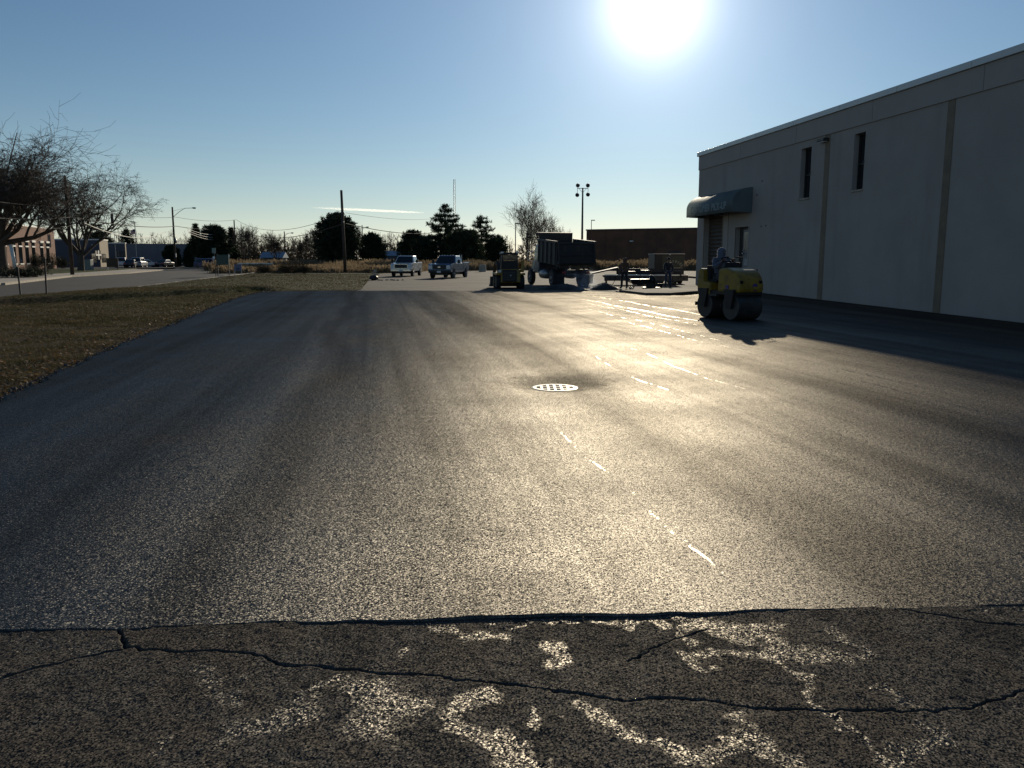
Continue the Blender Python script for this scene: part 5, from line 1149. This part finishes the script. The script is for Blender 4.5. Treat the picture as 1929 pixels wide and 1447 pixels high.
g = G(704, 528, LOTZ); o = empty('debris_pile', (g[0], g[1], -.06), 0, 'small heap of pale rubble and a dark sack at the verge corner', 'rubble')
MB().ball((0, 0, .16), (.34, .3, .2), 12, 8, .25).build('sack', M['black_steel'], o)
for k in range(5): MB().box((.05 + .12*math.sin(k*2.2), .1, .38 + .09*k), (.28 - .03*k, .24, .11), k).build('rubble_piece', M['concrete'], o, bevel=.02)
for k in range(7): MB().box((.5 + .3*k, -.6 - .5*math.sin(k*1.7), .03), (.22, .16, .08), k*1.3).build('rubble_piece', M['concrete'], o, bevel=.02)

# --- drain grate in the paving
dz = float(gz(np.array(DRAIN[0]), np.array(DRAIN[1]))); dr = empty('drain_grate', (DRAIN[0], DRAIN[1], dz + .001), 0, 'round cast iron drain grate set in the fresh asphalt', 'drain grate')
M['iron'] = plain('worn cast iron', (.3, .29, .27), .52, .8, .15, 30, .001, 120)
MB().lathe([(.30, -.02), (.3, .012), (.285, .016), (.24, .016), (.235, -.015)], (0, 0, 0), 'Z', 48).build('rim', M['iron'], dr)
MB().lathe([(.236, .001), (.2, .0015), (.01, .002)], (0, 0, 0), 'Z', 40).build('pit_shade', plain('dark pit', (.004, .004, .004), .95), dr)  # flat near-black disc; the shade of the open hole is in its colour
for k in range(5):
    xx = -.17 + k*.085; hh_ = math.sqrt(.236**2 - xx*xx); MB().span((xx - .016, -hh_, .004), (xx + .016, hh_, .0155)).build('bar', M['iron'], dr)
for yy_ in (-.085, .085): MB().span((-.215, yy_ - .018, .005), (.215, yy_ + .018, .0162)).build('cross_bar', M['iron'], dr)

# --- ride-on roller
RX, RY = 5.86, 22.4; rz0 = float(gz(np.array(RX), np.array(RY))); ro = empty('road_roller', (RX, RY, rz0), R(22), 'yellow ride-on double drum roller at the edge of the building shadow', 'road roller')
def drum(y_):
    o = MB().lathe([(.05, -.38), (.34, -.38), (.35, -.37), (.35, .37), (.34, .38), (.05, .38)], (0, y_, .35), 'X', 36).build('drum', M['dark_steel'], ro, bevel=.005)
    for s in (-1, 1):
        MB().hull8([(s*.43 - .03, y_ - .1, .3), (s*.43 + .03, y_ - .1, .3), (s*.43 + .03, y_ + .1, .3), (s*.43 - .03, y_ + .1, .3), (s*.43 - .03, y_ - .22, .8), (s*.43 + .03, y_ - .22, .8), (s*.43 + .03, y_ + .22, .8), (s*.43 - .03, y_ + .22, .8)]).build('yoke', M['black_steel'], ro)
    MB().span((-.42, y_ + .36, .32), (.42, y_ + .39, .42)).build('scraper', M['rubber'], ro)
drum(-.56); drum(.6)
hp = [(-.88, .72)] + [(-.45 - .45*math.sin(a), .82 + .5*math.cos(a)) for a in np.linspace(math.pi/2, .1, 9)] + [(-.35, 1.36), (-.02, 1.33), (.02, .72)]
MB().prism(hp, -.4, .4).build('hood', M['yellow'], ro, bevel=.05)
MB().span((-.38, -.85, .66), (.38, .9, .76)).build('frame', M['black_steel'], ro)
plain('violet blue badge', (.06, .03, .2), .4)
for s in (-1, 1): MB().box((s*.407, -.42, .86), (.012, .12, .09)).build('emblem', bpy.data.materials['violet blue badge'], ro)
MB().lathe([(.0, 0), (.09, 0), (.09, .012), (.0, .012)], (.12, -.895, .86), 'Y', 16).build('emblem', bpy.data.materials['violet blue badge'], ro)
MB().prism([(.35, .62), (.92, .6), (.96, .9), (.92, 1.3), (.84, 1.34), (.72, 1.3), (.7, 1.0), (.35, .95)], -.4, .4).build('rear_body', M['yellow'], ro, bevel=.05)
MB().box((0, .5, 1.0), (.46, .42, .1)).box((0, .7, 1.22), (.46, .09, .38), 0, R(-10)).build('seat', M['rubber'], ro, bevel=.03)
MB().hull8([(-.3, -.14, 1.3), (.3, -.14, 1.3), (.3, .04, 1.3), (-.3, .04, 1.3), (-.26, -.1, 1.5), (.26, -.1, 1.5), (.26, .02, 1.46), (-.26, .02, 1.46)]).build('console', M['black_steel'], ro, bevel=.02)
for k in range(3): MB().lathe([(.04, 0), (.04, .02), (.001, .02)], (-.14 + .14*k, .03, 1.42), 'Y', 10).build('gauge', M['lamp_glass'], ro)
sw = MB(); sw.tube([(.19*math.cos(a), .16 + .19*math.sin(a)*.6, 1.52 + .19*math.sin(a)*.55) for a in np.linspace(0, 6.283, 25)], .016, 6, False); sw.tube([(0, 0, 1.4), (0, .16, 1.52)], .02, 6); sw.tube([(-.19, .16, 1.52), (.19, .16, 1.52)], .012, 5).build('steering_wheel', M['black_steel'], ro, sm=True)
for s in (-1, 1):
    MB().tube([(s*.3, -.06, 1.48), (s*.34, -.05, 1.62), (s*.12, -.05, 1.64)], .018, 6).build('grab_bar', M['black_steel'], ro)
    MB().cyl((s*.3, -.84, 1.0), (s*.3, -.895, .99), .045, 12).build('headlight', M['glass'], ro)
MB().span((-.42, .02, .6), (.42, .36, .66)).build('floor_plate', M['dark_steel'], ro)

# --- small walk-behind machine, barrow, bucket beside the workers
x, y = G(1226, 546, LOTZ); o = empty('plate_compactor', (x, y, LOTZ), R(20), 'dark walk-behind compactor with a rounded top between the two workers', 'compactor')
MB().hull8([(-.28, -.35, .0), (.28, -.35, .0), (.28, .35, .0), (-.28, .35, .0), (-.3, -.5, .14), (.3, -.5, .14), (.3, .5, .14), (-.3, .5, .14)]).build('plate', M['dark_steel'], o)
MB().ball((0, 0, .5), (.25, .32, .3), 14, 10).build('engine_cowl', M['black_steel'], o, sm=True); MB().box((0, .02, .24), (.4, .5, .2)).build('engine', M['dark_steel'], o, bevel=.03)
MB().tube([(-.22, .35, .2), (-.24, .75, .75), (-.22, .95, 1.0), (.22, .95, 1.0), (.24, .75, .75), (.22, .35, .2)], .018, 6).build('handle', M['black_steel'], o)
x, y = G(1203, 546.5, LOTZ); o = empty('wheelbarrow', (x, y, LOTZ), R(75), 'dark low wheelbarrow right of the worker in the brown jacket', 'wheelbarrow')
MB().hull8([(-.2, -.35, .28), (.2, -.35, .28), (.2, .3, .28), (-.2, .3, .28), (-.34, -.6, .6), (.34, -.6, .6), (.34, .45, .58), (-.34, .45, .58)]).build('tray', M['black_steel'], o, bevel=.02)
wheel(o, 0, -.62, .2, .09, 1)
for s in (-1, 1): MB().tube([(s*.06, -.62, .2), (s*.22, 0, .27), (s*.3, .95, .6)], .018, 6).build('shaft', M['wood_pole'], o); MB().tube([(s*.22, .2, .27), (s*.24, .35, .0)], .018, 6).build('leg', M['dark_steel'], o)
for u, v, lb in ((1243, 545, 'black bucket right of the compactor'), (1187.5, 546.5, 'pale grey small can at the brown-jacketed worker\'s feet')):
    x, y = G(u, v, LOTZ); o = empty('bucket', (x, y, LOTZ), 0, lb, 'bucket'); k = 1 if u > 1200 else .55
    MB().lathe([(.1*k, 0), (.15*k, .3*k), (.14*k, .3*k), (.095*k, .02)], (0, 0, 0), 'Z', 16).build('shell', M['black_steel'] if k == 1 else M['galv'], o); MB().tube([(.15*k*math.cos(a), 0, .3*k + .14*k*math.sin(a)) for a in np.linspace(0, math.pi, 9)], .006, 5).build('handle', M['galv'], o)
# ------------------------------------------------------------------ people
def skin_mesh(name, J, E, mat, parent, root_joint, sub=2):
    names = list(J); idx = {n: i for i, n in enumerate(names)}
    me = bpy.data.meshes.new(name); me.from_pydata([J[n][0] for n in names], [(idx[a], idx[b]) for a, b in E], []); me.update()
    o = bpy.data.objects.new(name, me); col.objects.link(o); me.materials.append(mat)
    m = o.modifiers.new('skin', 'SKIN'); m.use_smooth_shade = True
    lay = me.skin_vertices[0].data
    for n in names: r_ = J[n][1]; lay[idx[n]].radius = r_ if hasattr(r_, '__len__') else (r_, r_); lay[idx[n]].use_root = (n == root_joint)
    s = o.modifiers.new('sub', 'SUBSURF'); s.levels = sub; s.render_levels = sub
    if parent: o.parent = parent
    return o
def lerp(a, b, f): return tuple(a[i] + (b[i] - a[i])*f for i in range(3))
def person(label, loc, rz, P, jacket, trousers, hood=None, hat=None, scale=1.0, group='paving crew'):
    """P: joint positions in a frame facing -Y"""
    root = empty('person', loc, rz, label, 'person', group); root.scale = (scale,)*3
    J = {}; E = []
    def chain(*seq):
        for a, b in zip(seq[:-1], seq[1:]): E.append((a, b))
    J['pelvis'] = (P['pelvis'], (.12, .1)); J['waist'] = (lerp(P['pelvis'], P['chest'], .5), (.115, .09)); J['chest'] = (P['chest'], (.14, .1)); J['neck'] = (P['neck'], .052)
    hd = P['head']; nk = P['neck']
    J['jaw'] = (lerp(nk, hd, .5), (.062, .07)); J['head'] = (hd, (.078, .095)); J['crown'] = ((hd[0], hd[1] + .01, hd[2] + .075), (.06, .075))
    chain('pelvis', 'waist', 'chest', 'neck', 'jaw', 'head', 'crown')
    for s in 'lr':
        J[s + 'sh'] = (P[s + 'sh'], .055); J[s + 'el'] = (P[s + 'el'], .04); J[s + 'wr'] = (P[s + 'wr'], .028)
        d = Vector(P[s + 'wr']) - Vector(P[s + 'el']); d.normalize(); hv = Vector(P[s + 'wr']) + d*.06; J[s + 'palm'] = (tuple(hv), (.034, .018))
        chain('chest', s + 'sh', s + 'el', s + 'wr', s + 'palm')
        sd = d.cross(Vector((0, 0, 1))); sd = sd.normalized() if sd.length > .1 else Vector((1, 0, 0)); cv = d.cross(sd).normalized()*(.02)
        for k, (off, ln) in enumerate(((-.026, .055), (-.009, .068), (.009, .064), (.026, .05))):
            b = hv + d*.03 + sd*off; m = b + d*ln*.5 + cv*.4; e = b + d*ln*.85 + cv*1.4
            J[s + 'f%da' % k] = (tuple(b), .0095); J[s + 'f%db' % k] = (tuple(m), .009); J[s + 'f%dc' % k] = (tuple(e), .007); chain(s + 'palm', s + 'f%da' % k, s + 'f%db' % k, s + 'f%dc' % k)
        tb = hv - d*.01 + sd*(-.04); te = tb + d*.045 + sd*(-.02) + cv*.5; J[s + 'ta'] = (tuple(tb), .0105); J[s + 'tb'] = (tuple(te), .008); chain(s + 'palm', s + 'ta', s + 'tb')
        J[s + 'hip'] = (P[s + 'hip'], .085); J[s + 'kn'] = (P[s + 'kn'], .055); J[s + 'an'] = (P[s + 'an'], .04); J[s + 'toe'] = (P[s + 'toe'], (.04, .025))
        chain('pelvis', s + 'hip', s + 'kn', s + 'an', s + 'toe')
    body = skin_mesh('body', J, E, M['skin'], root, 'pelvis', 1)
    # face
    f = Vector(P.get('face', (0, -1, 0))).normalized(); rt = f.cross(Vector((0, 0, 1))).normalized(); h0 = Vector(hd)
    nb_ = MB(); n0 = h0 + f*.095 + Vector((0, 0, -.005)); nb_.add([tuple(n0 + Vector((0, 0, .03))), tuple(n0 + rt*.016 - Vector((0, 0, .02))), tuple(n0 - rt*.016 - Vector((0, 0, .02))), tuple(n0 + f*.025 - Vector((0, 0, .015)))], [(0, 1, 3), (0, 3, 2), (1, 2, 3), (0, 2, 1)]).build('nose', M['skin'], body)
    for s in (-1, 1): MB().ball(tuple(h0 + f*.088 + rt*.032*s + Vector((0, 0, .025))), .012, 8, 6).build('eye', M['black_steel'], body); MB().ball(tuple(h0 + rt*.082*s), (.012, .02, .03), 8, 6).build('ear', M['skin'], body)
    MB().box(tuple(h0 + f*.09 - Vector((0, 0, .05))), (.045, .01, .01)).build('mouth', plain('lip', (.2, .08, .07), .6) if 'lip' not in bpy.data.materials else bpy.data.materials['lip'], body)
    # clothes
    up = {k: J[k] for k in ('pelvis', 'waist', 'chest', 'lsh', 'lel', 'lwr', 'rsh', 'rel', 'rwr')}
    K = {'pelvis': (P['pelvis'], (.165, .13)), 'waist': (J['waist'][0], (.16, .13)), 'chest': (P['chest'], (.175, .135)), 'collar': (lerp(P['chest'], P['neck'], .75), (.085, .085))}
    Ej = [('pelvis', 'waist'), ('waist', 'chest'), ('chest', 'collar')]
    for s in 'lr':
        K[s + 'sh'] = (P[s + 'sh'], .085); K[s + 'el'] = (P[s + 'el'], .065); K[s + 'wr'] = (P[s + 'wr'], .05); Ej += [('chest', s + 'sh'), (s + 'sh', s + 'el'), (s + 'el', s + 'wr')]
    skin_mesh('jacket', K, Ej, jacket, root, 'pelvis', 2)
    K = {'pelvis': (P['pelvis'], (.155, .125))}; Ej = []
    for s in 'lr':
        K[s + 'hip'] = (P[s + 'hip'], .108); K[s + 'kn'] = (P[s + 'kn'], .08); K[s + 'an'] = (lerp(P[s + 'kn'], P[s + 'an'], .92), .068); Ej += [('pelvis', s + 'hip'), (s + 'hip', s + 'kn'), (s + 'kn', s + 'an')]
    skin_mesh('trousers', K, Ej, trousers, root, 'pelvis', 2)
    for s in 'lr':
        skin_mesh('boot', {'a': (lerp(P[s + 'kn'], P[s + 'an'], .8), .062), 'b': (P[s + 'an'], .058), 'c': (P[s + 'toe'], (.055, .04))}, [('a', 'b'), ('b', 'c')], M['rubber'], root, 'a', 1)
    if hood:
        c_ = (hd[0] - f.x*.05, hd[1] - f.y*.05, hd[2] - .01)
        MB().lathe([(.16, -.24), (.135, -.17), (.112, -.1), (.118, -.03), (.116, .04), (.098, .09), (.062, .125), (.02, .138)], c_, 'Z', 18).build('hood', hood, root, sm=True)
    if hat: MB().lathe([(.1, .03), (.102, .07), (.085, .13), (.03, .155)], (hd[0], hd[1], hd[2]), 'Z', 14).build('cap', hat, root, sm=True)
    return root
M['denim'] = plain('blue denim', (.03, .04, .085), .85); M['black_cloth'] = plain('black cloth', (.018, .018, .02), .9); M['brown_cloth'] = plain('brown work jacket', (.12, .06, .035), .9); M['grey_hoodie'] = plain('dark grey blue hoodie', (.09, .105, .15), .9); M['dark_hoodie'] = plain('dark hoodie', (.025, .027, .035), .9)
for k_ in ('denim', 'black_cloth', 'brown_cloth', 'grey_hoodie', 'dark_hoodie'):
    b_ = M[k_].node_tree.nodes['Principled BSDF']; b_.inputs['Sheen Weight'].default_value = .6; b_.inputs['Sheen Roughness'].default_value = .4
STAND = dict(pelvis=(0, 0, .98), chest=(0, .01, 1.32), neck=(0, 0, 1.5), head=(0, -.03, 1.64), lsh=(.19, 0, 1.43), rsh=(-.19, 0, 1.43), lel=(.27, .02, 1.15), rel=(-.27, -.06, 1.16), lwr=(.2, -.2, .98), rwr=(-.14, -.28, 1.05),
             lhip=(.1, 0, .93), rhip=(-.1, 0, .93), lkn=(.14, -.03, .5), rkn=(-.14, -.03, .5), lan=(.16, .02, .09), ran=(-.16, .02, .09), ltoe=(.18, -.14, .045), rtoe=(-.18, -.14, .045))
x, y = G(1176, 544, LOTZ)
person('worker in a brown jacket and dark trousers holding a rake, beside the dark heap', (x, y, LOTZ), R(-35), dict(STAND, lwr=(.1, -.3, 1.02), rwr=(-.2, -.24, .86), lkn=(.17, -.05, .5), rkn=(-.16, -.02, .5), ran=(-.2, .05, .09), rtoe=(-.24, -.1, .045)), M['brown_cloth'], M['black_cloth'], M['brown_cloth'], None, .97)
rk = empty('asphalt_rake', (x, y, LOTZ), R(-35), 'long-handled rake held by the worker in the brown jacket', 'rake')
MB().tube([(.22, -.36, 1.2), (-.2, -.3, .86), (-.72, -.2, .08)], .016, 6).build('handle', M['wood_pole'], rk); MB().box((-.74, -.2, .05), (.06, .5, .07)).build('head', M['dark_steel'], rk)
x, y = G(1258, 542, LOTZ)
person('worker in dark hoodie and blue jeans standing by the truck box', (x, y, LOTZ), R(15), dict(STAND, lel=(.28, -.02, 1.16), rel=(-.28, -.02, 1.16), lwr=(.22, -.14, .94), rwr=(-.22, -.14, .94)), M['dark_hoodie'], M['denim'], None, M['black_cloth'], .97)
# roller driver, seated
sx_, sy_ = 0, .46
SIT = dict(pelvis=(0, .48, 1.1), chest=(0, .46, 1.45), neck=(0, .42, 1.63), head=(0, .38, 1.77), lsh=(.2, .44, 1.56), rsh=(-.2, .44, 1.56), lel=(.31, .3, 1.36), rel=(-.31, .3, 1.36), lwr=(.2, .16, 1.52), rwr=(-.19, .17, 1.52),
           lhip=(.1, .42, 1.08), rhip=(-.1, .42, 1.08), lkn=(.17, .1, 1.08), rkn=(-.17, .1, 1.08), lan=(.15, .14, .72), ran=(-.15, .14, .72), ltoe=(.16, .03, .69), rtoe=(-.16, .03, .69))
person('hooded driver in a dark grey hoodie seated on the yellow roller, hands on the wheel', (RX, RY, rz0), R(22), SIT, M['grey_hoodie'], M['black_cloth'], M['grey_hoodie'], None, 1.0, None)
